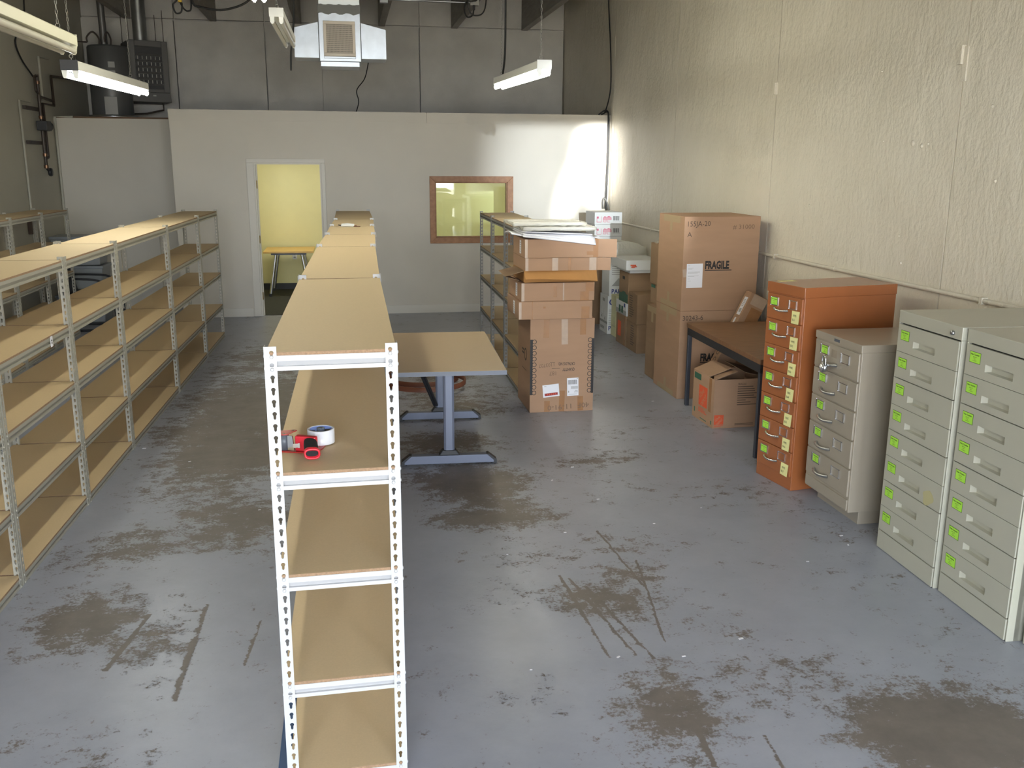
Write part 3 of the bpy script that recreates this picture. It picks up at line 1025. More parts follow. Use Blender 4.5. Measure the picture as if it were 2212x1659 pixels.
g = G()
g.box(-0.046, 0.05, 0.0, -0.006, 1.25, 0.008)
tag(g.obj('folded_tarp', M_BLUE, bevel=0.003), 'blue sheet lying on the floor under the left side of the nearest shelf unit', 'sheet')
# paint speckles and crumbs on the floor
g = G()
for (x, y, a, s) in [(1.926, 0.724, 20, 0.013), (1.76, 2.55, 10, 0.010), (1.55, 2.95, 60, 0.010), (1.75, 3.2, 5, 0.012), (-0.33, 2.70, 15, 0.009), (-0.90, 3.75, 30, 0.011),
                     (1.98, 2.1, 0, 0.008), (1.43, 2.05, 0, 0.009), (2.35, 2.3, 0, 0.006), (1.34, 0.66, 40, 0.010), (2.98, 1.75, 10, 0.012), (2.95, 1.62, 70, 0.010),
                     (1.62, 0.62, 10, 0.010), (2.62, 1.45, 0, 0.009), (0.95, 0.62, 0, 0.006), (2.9, 4.9, 0, 0.012), (-1.28, 4.13, 0, 0.014), (1.05, 1.8, 0, 0.006)]:
    M = T(x, y, 0.0008) @ RZ(a)
    g.prism([(-s, -s * 0.4), (s * 0.8, -s * 0.5), (s, s * 0.3), (-s * 0.7, s * 0.5)], 0, 0.0015, 0, M)
o = tag(g.obj('paper_crumbs', M_PAPER), 'tiny white paper crumbs scattered over the grey floor', 'crumbs')
o['kind'] = 'stuff'

# ------------------------------------------------------------------ filing cabinets along the right wall
def label_card(w, h, cover=True):
    """lime card drawn flat: dark border, bold heading and three short lines"""
    g = G()
    g.box(0, 0, 0, w, h, 0.0008, 1)
    e = w * 0.025
    g.box(e, e, 0.0004, w - e, h - e, 0.0012, 0)
    s = w * 0.128
    g.text('Video Cassettes', s, 1, T(w * 0.08, h * 0.70, 0.0014), 0.94, 0.03)
    for k, (tx, ww) in enumerate((('BETA SP', 0.38), ('VHS', 0.24), ('U-MATIC', 0.40))):
        g.text(tx, s * 0.72, 1, T(w * (0.5 - ww / 2), h * (0.48 - 0.16 * k), 0.0014))
    return g


def bow_handle(x0, x1, z, out=0.032, r=0.0065, drop=0.006):
    g = G()
    n = 12
    pts = [(x0 + (x1 - x0) * k / n, -out * math.sin(PI * k / n) ** 0.6, z - drop * math.sin(PI * k / n)) for k in range(n + 1)]
    pts[0] = (x0, 0.002, z)
    pts[-1] = (x1, 0.002, z)
    rr = [r * (1.25 if k in (0, 1, n - 1, n) else 0.95) for k in range(n + 1)]
    g.tube(pts, rr, 10)
    return g


def holder(x, z, w, h):
    g = G()
    t_, d = 0.004, 0.005
    g.box(x, -d, z, x + t_, 0.001, z + h)
    g.box(x + w - t_, -d, z, x + w, 0.001, z + h)
    g.box(x, -d * 0.7, z, x + w, 0.001, z + t_)
    g.box(x, -d * 0.7, z + h - t_, x + w, 0.001, z + h)
    return g


def note_card(w, h, line2):
    g = G()
    vv = [(0, 0, 0.004), (w, 0, 0.006), (w, h, 0.0), (0, h, 0.0)]
    g.add(vv + [(x, y, z - 0.0006) for x, y, z in vv], [(0, 1, 2, 3), (7, 6, 5, 4), (0, 4, 5, 1), (1, 5, 6, 2), (2, 6, 7, 3), (3, 7, 4, 0)], 0)
    g.text('VHS', 0.021, 1, T(w * 0.22, h * 0.56, 0.0035) @ RX(4), 0.9)
    g.text(line2, 0.021, 1, T(w * 0.18, h * 0.22, 0.0055) @ RX(4), 0.9)
    return g


def cabinet_shell(t, w, d, h, zbase, base_in, m, cap=0.065):
    g = G()
    if base_in:
        g.box(0.02, base_in, 0, w - 0.02, d - 0.02, zbase + 0.01)
        g.box(0, 0.004, zbase, w, d, h - cap)
    else:
        g.box(0, 0.004, 0, w, d, h - cap)
    g.box(-0.003, -0.003, h - cap, w + 0.003, d + 0.002, h)
    g.obj('body', m, t, bevel=0.003)


def drawer_panel(x0, z0, x1, z1, y0=-0.006):
    g = G()
    g.box(x0, y0, z0, x1, 0.006, z1)
    return g


# tall orange cabinet, seven drawers
t = thing('filing_cabinet', 'tall orange seven drawer filing cabinet beside the wood topped table', 'filing cabinet', (2.969, 2.882, 0), -80.6)
w, d, h = 0.391, 0.70, 1.325
cabinet_shell(t, w, d, h, 0, 0, M_OR)
top, bot = 1.252, 0.085
dh = (top - bot) / 7
card = None
for k in range(7):
    z1 = top - k * dh
    z0 = z1 - dh + 0.006
    dr = drawer_panel(0.012, z0, w - 0.012, z1).obj('drawer', M_OR, t, bevel=0.002)
    g = holder(0.052, z1 - 0.076, 0.078, 0.056)
    g2 = holder(0.245, z1 - 0.076, 0.078, 0.056)
    a = g.obj('label_holder', M_CHROME, dr)
    a.location = (0, -0.006, 0)
    b_ = g2.obj('label_holder', M_CHROME, dr)
    b_.location = (0, -0.006, 0)
    lc = link('label_card', cached('card_s', lambda: label_card(0.070, 0.049).mesh('label_card', [M_LIME, M_LIMEINK])), dr, (0.055, -0.0065, z1 - 0.072))
    lc.rotation_euler = (PI / 2, 0, 0)
    hd = bow_handle(0.096, 0.236, z1 - 0.092, 0.024).obj('handle', M_CHROME, dr)
    hd.location = (0, -0.006, 0)
    nt_ = note_card(0.078, 0.080, 'B-%d' % (k + 1)).obj('sticky_note', [M_NOTE, M_INK], dr)
    nt_.location = (0.285 + 0.002 * random.uniform(-1, 1), -0.007, z1 - 0.163)
    nt_.rotation_euler = (PI / 2, random.uniform(-0.03, 0.03), 0)
g = G()
g.box(0.02, 0.05, h, 0.07, 0.17, h + 0.0008)
g.obj('paper_slip', M_NOTE, t, label='pale paper slip on the cabinet top')

# tan five drawer cabinet
t = thing('filing_cabinet', 'tan five drawer filing cabinet with a padlock on its top drawer', 'filing cabinet', (3.077, 2.398, 0), -90.0)
w, d, h = 0.525, 0.70, 1.082
cabinet_shell(t, w, d, h, 0.085, 0.085, M_TAN, 0.045)
top, bot = 1.030, 0.170
dh = (top - bot) / 5
for k in range(5):
    z1 = top - k * dh
    z0 = z1 - dh + 0.009
    dr = drawer_panel(0.012, z0, w - 0.012, z1).obj('drawer', M_TAN, t, bevel=0.003)
    a = holder(0.080, z1 - 0.076, 0.092, 0.058).obj('label_holder', M_CHROME, dr)
    a.location = (0, -0.006, 0)
    b_ = holder(0.318, z1 - 0.088, 0.094, 0.058).obj('label_holder', M_CHROME, dr)
    b_.location = (0, -0.006, 0)
    lc = link('label_card', cached('card_m', lambda: label_card(0.076, 0.050).mesh('label_card', [M_LIME, M_LIMEINK])), dr, (0.090, -0.0065, z1 - 0.072))
    lc.rotation_euler = (PI / 2, 0, 0)
    hd = bow_handle(0.120, 0.280, z1 - 0.115, 0.026, 0.0085, 0.008).obj('handle', M_STEEL, dr)
    hd.location = (0, -0.006, 0)
    if k == 0:
        g = G()
        g.box(0.21, -0.0072, z1 - 0.075, 0.27, -0.006, z1 - 0.03)
        g.obj('faded_patch', mat('faded_tan', (0.31, 0.26, 0.20), 0.5), dr)
g = G()
g.box(0.012, -0.004, 0.095, w - 0.012, 0.006, 0.160)
g.obj('kick_panel', M_TAN, t, bevel=0.002)
g = G()
g.box(0.225, -0.005, 1.052, 0.285, -0.003, 1.068)
g.obj('name_plate', M_GREYPL, t)
lk = thing('padlock', 'silver combination padlock hanging on the tan filing cabinet', 'padlock', (3.077 - 0.047, 2.398 - 0.200, 0.868), -90.0)
lk.scale = (1.18, 1.18, 1.18)
g = G()
g.tube([(0.017, 0, 0.035)] + [(x, 0.0, z) for x, z in arc(0, 0.062, 0.017, 0, 180, 10)] + [(-0.017, 0, 0.035)], 0.0042, 8)
g.obj('shackle', M_CHROME, lk)
g = G()
g.lathe([(0.0, -0.011), (0.022, -0.011), (0.026, -0.008), (0.026, 0.008), (0.022, 0.011), (0.0, 0.011)], 28, 0, T(0, 0, 0.018) @ RX(90))
g.obj('lock_body', M_STEEL, lk)
g = G()
g.lathe([(0.0, 0.010), (0.018, 0.010), (0.0165, 0.014), (0.008, 0.0145), (0.0075, 0.021), (0.0, 0.0215)], 24, 0, T(0, 0, 0.018) @ RX(90))
g.obj('dial', M_CHROME, lk)


def pocket_drawer(x0, z0, x1, z1, hx0, hx1, hz0, hz1):
    """drawer front with a recessed finger pull"""
    g = G()
    y0, y1, dp = -0.007, 0.006, 0.021
    g.box(x0, y0, z0, hx0, y1, z1)
    g.box(hx1, y0, z0, x1, y1, z1)
    g.box(hx0, y0, z0, hx1, y1, hz0)
    g.box(hx0, y0, hz1, hx1, y1, z1)
    a, b = hx0, hx1
    vv = [(a, y0, hz0), (b, y0, hz0), (b, y0, hz1), (a, y0, hz1),
          (a + 0.020, y0 + dp, hz0 + 0.004), (b - 0.004, y0 + dp, hz0 + 0.004), (b - 0.004, y0 + dp, hz1 - 0.004), (a + 0.020, y0 + dp, hz1 - 0.004)]
    return g, vv


def sage_cabinet(label, x, y, rz, w, group, stain=False, lock=False):
    t = thing('filing_cabinet', label, 'filing cabinet', (x, y, 0), rz, group)
    d, h = 0.72, 1.326
    g = G()
    g.box(0, 0.004, 0, 0.012, d, h - 0.064)
    g.box(w - 0.012, 0.004, 0, w, d, h - 0.064)
    g.box(0, 0.030, 0, w, d, h - 0.06)
    g.box(0, -0.003, h - 0.064, w, d, h)
    g.box(0, -0.002, 0, 0.007, 0.01, h - 0.064)
    g.box(w - 0.007, -0.002, 0, w, 0.01, h - 0.064)
    g.obj('body', M_OLV, t, bevel=0.003)
    g = G()
    g.box(0.010, 0.0160, 0, w - 0.010, 0.031, h - 0.062)
    g.obj('dark_recess', M_GAP, t)
    top, bot = 1.256, 0.105
    dh = (top - bot) / 8
    for k in range(8):
        z1 = top - k * dh - (0.001 if k % 2 else 0.0)
        z0 = top - (k + 1) * dh + (0.005 if k % 2 else 0.0015)
        hx0, hx1 = 0.158, 0.352
        hz1 = z1 - 0.070
        hz0 = hz1 - 0.036
        g, pv = pocket_drawer(0.012, z0, w - 0.012, z1, hx0, hx1, hz0, hz1)
        dr = g.obj('drawer', M_OLV, t)
        g = G()
        g.add(pv, [(4, 5, 6, 7), (0, 1, 5, 4), (1, 2, 6, 5), (2, 3, 7, 6), (3, 0, 4, 7)])
        g.obj('finger_pull', M_OLV, dr)
        lc = link('label_card', cached('card_l', lambda: label_card(0.080, 0.052).mesh('label_card', [M_LIME, M_LIMEINK])), dr, (0.040, -0.0072, z1 - 0.080))
        lc.rotation_euler = (PI / 2, 0, random.uniform(-0.01, 0.01))
    g = G()
    g.box(0.012, -0.007, 0.004, w - 0.012, 0.006, bot - 0.001)
    g.obj('base_panel', M_OLV, t)
    if lock:
        g = G()
        g.lathe([(0.0, 0.012), (0.009, 0.012), (0.011, 0.009), (0.011, -0.004), (0.0, -0.004)], 18, 0, T(w - 0.07, -0.003, h - 0.037) @ RX(90))
        g.obj('lock', M_STEEL, t)
    if stain:
        g = G()
        pts = [(0.43 + 0.045 * (1 + 0.2 * math.sin(3 * a + 1)) * math.cos(a), 0.437 + 0.040 * (1 + 0.22 * math.sin(2 * a)) * math.sin(a)) for a in [2 * PI * k / 22 for k in range(22)]]
        g.prism(pts, 0.0075, 0.0078, 0, FRONT)
        g.obj('stain', M_STAIN, t, label='yellowish round stain')
    return t


sage_cabinet('sage green eight drawer cabinet with a key lock and a yellow stain', 3.107, 1.592, -92.2, 0.550, 'sage green cabinets', True, True)
sage_cabinet('sage green eight drawer cabinet nearest the right picture edge with all its drawers showing', 3.102, 1.026, -92.2, 0.525, 'sage green cabinets')
sage_cabinet('sage green cabinet of which only a sliver shows at the right picture edge', 3.150, 0.484, -92.2, 0.53, 'sage green cabinets')

# ------------------------------------------------------------------ tables
t = thing('work_table', 'beige topped work table with grey T shaped legs beside the middle row', 'table', (0.935, 3.995, 0), -2.6)
hw, hl = 0.385, 0.752
g = G()
g.box(-hw, -hl, 0.676, hw, hl, 0.705)
g.obj('tabletop', M_LAM, t, bevel=0.002)
g = G()
e = 0.0025
g.box(-hw - e, -hl - e, 0.674, hw + e, -hl + 0.001, 0.7035)
g.box(-hw - e, hl - 0.001, 0.674, hw + e, hl + e, 0.7035)
g.box(-hw - e, -hl, 0.674, -hw + 0.001, hl, 0.7035)
g.box(hw - 0.001, -hl, 0.674, hw + e, hl, 0.7035)
g.obj('edge_band', M_EDGE, t)
g = G()
g.box(-0.03, -0.60, 0.635, 0.03, 0.60, 0.675)
g.box(-0.30, -0.62, 0.645, 0.30, -0.56, 0.675)
g.box(-0.30, 0.56, 0.645, 0.30, 0.62, 0.675)
g.obj('under_frame', M_BLK, t)
for sy in (-0.59, 0.59):
    g = G()
    ol = [(-0.036, -0.02), (-0.022, -0.028), (0.022, -0.028), (0.036, -0.02), (0.036, 0.02), (0.022, 0.028), (-0.022, 0.028), (-0.036, 0.02)]
    g.prism(ol, 0.075, 0.66, 0, T(0.0, sy, 0))
    lg = g.obj('column', M_LEG, t)
    g = G()
    prof = [(-0.315, 0.012), (0.315, 0.012), (0.315, 0.030), (0.27, 0.072), (-0.27, 0.072), (-0.315, 0.030)]
    g.prism(prof, -0.03, 0.03, 0, T(0, sy, 0) @ FRONT)
    ft = g.obj('foot', M_LEG, t, bevel=0.004)
    for s in (-1, 1):
        g = G()
        p = [(s * 0.3155, 0.006), (s * 0.335, 0.010), (s * 0.333, 0.034), (s * 0.277, 0.078), (s * 0.262, 0.075), (s * 0.314, 0.030)]
        g.prism(p if s > 0 else p[::-1], -0.032, 0.032, 0, T(0, sy, 0) @ FRONT)
        g.cyl((s * 0.312, sy, 0.0), (s * 0.312, sy, 0.012), 0.017, 14)
        g.obj('end_cap', M_BLKPL, ft)
    g = G()
    g.hexa([(-0.075, sy - 0.034, 0.0725), (0.075, sy - 0.034, 0.0725), (0.075, sy + 0.034, 0.0725), (-0.075, sy + 0.034, 0.0725),
            (-0.048, sy - 0.032, 0.112), (0.048, sy - 0.032, 0.112), (0.048, sy + 0.032, 0.112), (-0.048, sy + 0.032, 0.112)])
    g.obj('collar', M_BLKPL, t, bevel=0.006)
for dx_ in (0.0, 0.02):
    g = G()
    g.tube([(-0.22 + dx_, 0.02 + dx_, 0.64), (-0.05 + dx_, 0.53, 0.14)], 0.011, 10)
    g.obj('brace', M_BLK, t)

t = thing('wood_table', 'walnut topped table with black steel frame pushed against the right wall', 'table', (3.088, 3.175, 0), -1.5)
g = G()
g.box(0, 0, 0.692, 0.80, 1.575, 0.730)
g.obj('tabletop', M_WOODTOP, t, bevel=0.003)
g = G()
g.box(0.006, 0.006, 0.630, 0.030, 1.569, 0.692)
g.box(0.77, 0.006, 0.630, 0.794, 1.569, 0.692)
g.box(0.03, 0.006, 0.630, 0.77, 0.030, 0.692)
g.box(0.03, 1.545, 0.630, 0.77, 1.569, 0.692)
g.obj('apron', M_BLK, t)
for (x, y) in ((0.006, 0.006), (0.006, 1.535), (0.76, 0.006), (0.76, 1.535)):
    g = G()
    g.box(x, y, 0.0, x + 0.034, y + 0.034, 0.66)
    g.obj('leg', M_DKSTEEL, t, bevel=0.003)

for (cy, r, lb) in ((6.10, 0.355, 'farther brown hoop lying on the floor beyond the beige topped table'),
                    (5.72, 0.38, 'nearer brown hoop lying on the floor, half under the beige topped table')):
    g = G()
    z0 = 0.0 if cy > 6 else 0.046
    g.lathe([(r, z0 + 0.001), (r, z0 + 0.045), (r - 0.014, z0 + 0.045), (r - 0.014, z0 + 0.001)], 56, 0, closed=True)
    tag(g.obj('wooden_hoop', M_HOOP, loc=(0.935, cy, 0)), lb, 'hoop', 'brown hoops on the floor')

# ------------------------------------------------------------------ cartons
def carton(label, x, y, z, w, d, h, m=None, rz=0.0, group=None, cat='cardboard box', name='cardboard_box', bev=0.006, seam=True):
    """closed carton, local x to the right, y away from the viewer; top seam shown as a slit between flaps"""
    t = thing(name, label, cat, (x, y, z), rz, group)
    g = G()
    bw = 0.004
    if seam:
        g.box(0, 0, 0, w, d, h - 0.004)
        g.box(0, 0, h - 0.004, w, d / 2 - 0.0012, h)
        g.box(0, d / 2 + 0.0012, h - 0.004, w, d, h)
    else:
        g.box(0, 0, 0, w, d, h)
    g.obj('carton', m or M_CARD, t, bevel=bev)
    t['_'] = 0
    del t['_']
    return t


def on_front(t, name, mats, draw, label=None, off=0.0):
    g = G()
    draw(g, T(0, -0.0004 - off, 0) @ FRONT)
    return g.obj(name, mats, t, label=label)


def on_left(t, name, mats, draw, d, label=None):
    """drawing x runs from the far end of the left face towards the viewer"""
    g = G()
    draw(g, T(-0.0004, d, 0) @ LEFTF)
    return g.obj(name, mats, t, label=label)


NSTRIP = [0]


def strip(x0, y0, x1, y1, a=0.0, th=0.0008, m=0):
    NSTRIP[0] = (NSTRIP[0] + 1) % 5
    zoff = NSTRIP[0] * 0.00022

    def dr(g, M):
        M = M @ T(0, 0, zoff)
        cx, cy = (x0 + x1) / 2, (y0 + y1) / 2
        g.box(x0 - cx, y0 - cy, 0, x1 - cx, y1 - cy, th, m, M @ T(cx, cy, 0) @ RZ(a))
    return dr


# --- the tall pile behind the work table: one big carton, five flat ones, paper on top
t = carton('big brown carton with black spiral print at the foot of the tall pile', 1.733, 4.68, 0, 0.553, 0.56, 0.806, M_CARD, group='cartons of the tall pile')


def draw_spiral(side):
    def dr(g, M):
        sx = 0.0 if side == 0 else 0.553 - 0.022
        g.box(sx, 0.155, 0, sx + 0.022, 0.632, 0.0006, 0, M)
        rx = 0.036 if side == 0 else 0.553 - 0.036
        for k in range(10):
            rz_ = 0.173 + 0.0489 * k + (0.0 if side == 0 else 0.006)
            g.lathe([(0.0195, 0.0003), (0.0195, 0.0009), (0.0145, 0.0009), (0.0145, 0.0003)], 22, 0, M @ T(rx, rz_, 0), closed=True, smooth=False)
    return dr


for side in (0, 1):
    on_front(t, 'spiral_print', M_INK, draw_spiral(side))


def draw_letters(g, M):
    R2 = RZ(180)
    g.text('CATALOG NO.', 0.036, 0, M @ T(0.388, 0.430, 0.0006) @ R2, 0.60, 0.015)
    g.text('QUANTITY', 0.036, 0, M @ T(0.386, 0.380, 0.0006) @ R2, 0.58, 0.015)
    g.box(0.172, 0.430, 0, 0.215, 0.4325, 0.0006, 0, M)
    g.box(0.188, 0.378, 0, 0.258, 0.3805, 0.0006, 0, M)


on_front(t, 'printed_lettering', M_INK, draw_letters)


def draw_hand(g, M):
    R2 = RZ(180)
    g.text('1103707', 0.045, 0, M @ T(0.215, 0.430, 0.0004) @ R2 @ RZ(4), 0.9)
    g.text('187', 0.05, 0, M @ T(0.235, 0.355, 0.0004) @ R2, 0.9)
    g.text('40F  11-91-0', 0.062, 0, M @ T(0.520, 0.075, 0.0020) @ R2 @ RZ(3), 1.15)


on_front(t, 'handwriting', M_PENCIL, draw_hand)
for (a, b, c, d_) in ((0.113, 0.647, 0.161, 0.800), (0.427, 0.665, 0.478, 0.800), (0.126, 0.004, 0.174, 0.098), (0.255, 0.004, 0.303, 0.185), (0.418, 0.004, 0.467, 0.13)):
    on_front(t, 'packing_tape', M_TAPE, strip(a, b, c, d_, random.uniform(-3, 3), 0.0004))
on_front(t, 'packing_tape', M_TAPEC, strip(0.267, 0.585, 0.322, 0.800, 1, 0.0004), 'clear strip of packing tape')


def draw_lab1(g, M):
    M = M @ T(0.117, 0.128, 0.0018) @ RZ(5)
    g.box(0, 0, 0, 0.142, 0.108, 0.0006, 0, M)
    g.box(0.014, 0.012, 0.0003, 0.128, 0.034, 0.0009, 1, M)
    for k in range(5):
        g.box(0.035 + k * 0.017, 0.018, 0.0006, 0.043 + k * 0.017, 0.028, 0.0011, 2, M)
    g.box(0.014, 0.094, 0.0003, 0.034, 0.098, 0.0009, 3, M)


on_front(t, 'pouch_label', [M_PAPER, M_RED, M_ORANGEPRINT, M_GREYPRINT], draw_lab1)


def draw_lab2(g, M):
    M = M @ T(0.325, 0.136, 0.0018) @ RZ(1.5)
    g.box(0, 0, 0, 0.100, 0.156, 0.0006, 0, M)
    x = 0.010
    for k, wv in enumerate((3, 2, 4, 2, 3, 2, 5, 2, 3, 4, 2, 3)):
        g.box(x, 0.100, 0.0003, x + wv * 0.0011, 0.138, 0.0009, 1, M)
        x += wv * 0.0011 + 0.0034
    for k in range(8):
        g.box(0.034, 0.060 + k * 0.003, 0.0003, 0.096, 0.0618 + k * 0.003, 0.0009, 2, M)
    for (a, b, c, d_) in ((0.008, 0.028, 0.018, 0.045), (0.060, 0.030, 0.094, 0.034), (0.066, 0.038, 0.092, 0.041), (0.070, 0.045, 0.094, 0.048), (0.012, 0.012, 0.085, 0.015), (0.085, 0.147, 0.096, 0.151)):
        g.box(a, b, 0.0003, c, d_, 0.0009, 2, M)


on_front(t, 'barcode_label', [M_PAPER, M_INK, M_GREYPRINT], draw_lab2)


def draw_sidelogo(g, M):
    g.lathe([(0.055, 0.0002), (0.055, 0.0008), (0.040, 0.0008), (0.040, 0.0002)], 22, 0, M @ T(0.36, 0.47, 0), closed=True, smooth=False)
    g.box(0.20, 0.46, 0, 0.29, 0.475, 0.0006, 0, M)
    g.box(0.20, 0.49, 0, 0.29, 0.505, 0.0006, 0, M)
    g.box(0.20, 0.33, 0, 0.40, 0.335, 0.0006, 0, M)


on_left(t, 'printed_mark', M_BROWNPRINT, draw_sidelogo, 0.56)

flat = [('flat taped carton lying directly on the big carton with the spiral print', 1.630, 4.655, 0.8075, 0.625, 0.56, 0.1495, 0.0),
        ('second flat carton up in the pile, under the open orange flap', 1.652, 4.665, 0.9580, 0.622, 0.55, 0.150, 0.6),
        ('thin orange brown carton with a drooping open flap in the middle of the pile', 1.680, 4.675, 1.1090, 0.612, 0.54, 0.098, 0.0),
        ('flat taped carton with one short flap sticking out, above the drooping orange one', 1.684, 4.670, 1.2080, 0.615, 0.55, 0.105, 0.3),
        ('topmost flat carton of the pile, a long flap sticking out to the right', 1.681, 4.675, 1.3140, 0.618, 0.54, 0.151, 0.0)]
for k, (lb, x, y, z, w, d, h, a) in enumerate(flat):
    if k == 2:
        t = thing('cardboard_box', lb, 'cardboard box', (x, y, z), a, 'cartons of the tall pile')
        g = G()
        g.box(0, 0.03, 0, w, d, h)
        g.obj('carton', M_CARDO, t, bevel=0.006)
        g = G()   # drooping front lid, sagging between the corners
        n = 14
        top_, low, inn = [], [], []
        for i in range(n + 1):
            q = i / n
            xx = q * w
            sag = 0.016 * math.sin(PI * q) + 0.004 * math.sin(9 * q)
            top_.append((xx, 0.022, h - 0.002))
            low.append((xx, -0.030 - 0.006 * math.sin(5 * q), 0.034 - 0.022 * q + sag * 0.5))
            inn.append((xx, -0.004, 0.006 + sag * 0.4))
        vv = top_ + low + inn
        ff = []
        for i in range(n):
            ff.append((i, i + 1, n + 2 + i, n + 1 + i))
            ff.append((n + 1 + i, n + 2 + i, 2 * n + 3 + i, 2 * n + 2 + i))
        g.add(vv, ff, 0)
        o = g.obj('front_flap', M_CARDO, t, label='sagging front flap')
        sd = o.modifiers.new('thick', 'SOLIDIFY')
        sd.thickness = 0.004
        g = G()
        g.add([(0.0, 0.03, h - 0.004), (0.0, 0.42, h - 0.004), (-0.155, 0.38, h - 0.035), (-0.150, 0.06, h - 0.050),
               (-0.04, 0.03, 0.02), (-0.06, 0.36, 0.018)], [(0, 3, 2, 1), (3, 4, 5, 2)], 0)
        o = g.obj('side_flap', M_CARD2, t, label='bent side flap')
        sd = o.modifiers.new('thick', 'SOLIDIFY')
        sd.thickness = 0.004
        for (a0, b0, c0, d0) in ((0.045, 0.045, 0.10, 0.085), (0.50, 0.04, 0.605, 0.085)):
            g = G()
            g.add([(a0, -0.012, b0), (c0, -0.012, b0), (c0, 0.018, h - 0.004), (a0, 0.018, h - 0.004)], [(0, 1, 2, 3)])
            g.obj('packing_tape', M_TAPE, t)
        continue
    t = carton(lb, x, y, z, w, d, h, M_CARD, a, 'cartons of the tall pile', bev=0.008)
    tapes = {0: [(0.0, 0.004, 0.022, h - 0.006, 1), (0.11, 0.0, 0.117, h, 0), (0.53, 0.0, 0.60, 0.10, 0), (0.205, 0.09, 0.225, 0.106, 0)],
             1: [(0.0, 0.0, 0.025, h, 1), (0.27, 0.03, 0.30, 0.12, 0), (0.35, 0.0, 0.362, h, 1), (0.50, 0.0, 0.575, 0.075, 0), (0.545, 0.075, 0.615, h, 0)],
             3: [(0.0, 0.0, 0.025, h, 1), (0.225, 0.0, 0.275, h, 1), (0.36, 0.0, 0.385, h, 0), (0.54, 0.0, 0.60, h, 1)],
             4: [(0.0, 0.0, 0.022, h, 1), (0.575, 0.0, 0.618, h, 0), (0.52, 0.02, 0.618, 0.05, 0)]}[k]
    for (a0, b0, c0, d0, cl) in tapes:
        on_front(t, 'packing_tape', M_TAPEC if cl else M_TAPE, strip(a0, b0, c0, d0, 0, 0.0005))
    if k in (3, 4):
        g = G()
        fw = 0.105 if k == 3 else 0.155
        g.hexa([(w - 0.001, -0.001, 0.001), (w + fw, -0.012, -0.002), (w + fw, -0.008, -0.002), (w - 0.001, 0.003, 0.001),
                (w - 0.001, -0.001, h - 0.001), (w + fw, -0.012, h - 0.003), (w + fw, -0.008, h - 0.003), (w - 0.001, 0.003, h - 0.001)])
        g.obj('end_flap', M_CARD, t)
    if k != 3:
        def draw_side(g, M, h=h):
            g.box(0.30, 0.02, 0, 0.37, h - 0.02, 0.0008, 0, M)
            for q in range(5):
                g.box(0.312, 0.035 + q * (h - 0.06) / 5, 0.0004, 0.355, 0.041 + q * (h - 0.06) / 5, 0.0011, 1, M)
        on_left(t, 'side_label', [M_PAPER, M_GREYPRINT], draw_side, d)


def draped(x0, x1, y0, y1, nx, ny, zf):
    g = G()
    vv, ff = [], []
    for j in range(ny + 1):
        for i in range(nx + 1):
            u, v = i / nx, j / ny
            vv.append((x0 + (x1 - x0) * u, y0 + (y1 - y0) * v, zf(u, v)))
    for j in range(ny):
        for i in range(nx):
            a = j * (nx + 1) + i
            ff.append((a, a + 1, a + nx + 2, a + nx + 1))
    g.add(vv, ff, 0, None, True)
    return g


ZT = 1.4655
t = thing('paper_bundle', 'bundle of large white paper sheets drooping over the front of the topmost carton', 'paper', (0, 0, ZT))
for k in range(3):
    x0, x1 = 1.655 + 0.008 * k, 2.262 - 0.01 * k
    g = draped(x0, x1, 4.625 + 0.02 * k, 5.16, 22, 36,
               lambda u, v, k=k: 0.006 + 0.013 * k + 0.016 * (1 - u) + 0.010 * math.sin(3 * u + k) * v - ((0.055, 0.040, 0.025)[k] * max(0, 0.085 - v) / 0.085 if k < 2 else 0) * (0.15 + 0.85 * u) + 0.030 * max(0, 0.3 - v) * (1 - u))
    o = g.obj('paper_sheet', M_PAPER, t)
    sd = o.modifiers.new('thick', 'SOLIDIFY')
    sd.thickness = 0.009
    sd.offset = 1
g = draped(2.20, 2.315, 4.70, 5.0, 6, 6, lambda u, v: 0.006 + 0.010 * u)
o = g.obj('paper_corner', M_PAPER, t)
o.modifiers.new('thick', 'SOLIDIFY').thickness = 0.006
g = draped(1.575, 1.675, 4.70, 5.05, 6, 8, lambda u, v: 0.030 + 0.042 * (1 - u) * 0.4 + 0.012 * math.sin(4 * v))
o = g.obj('paper_corner', M_PAPER, t)
o.modifiers.new('thick', 'SOLIDIFY').thickness = 0.008
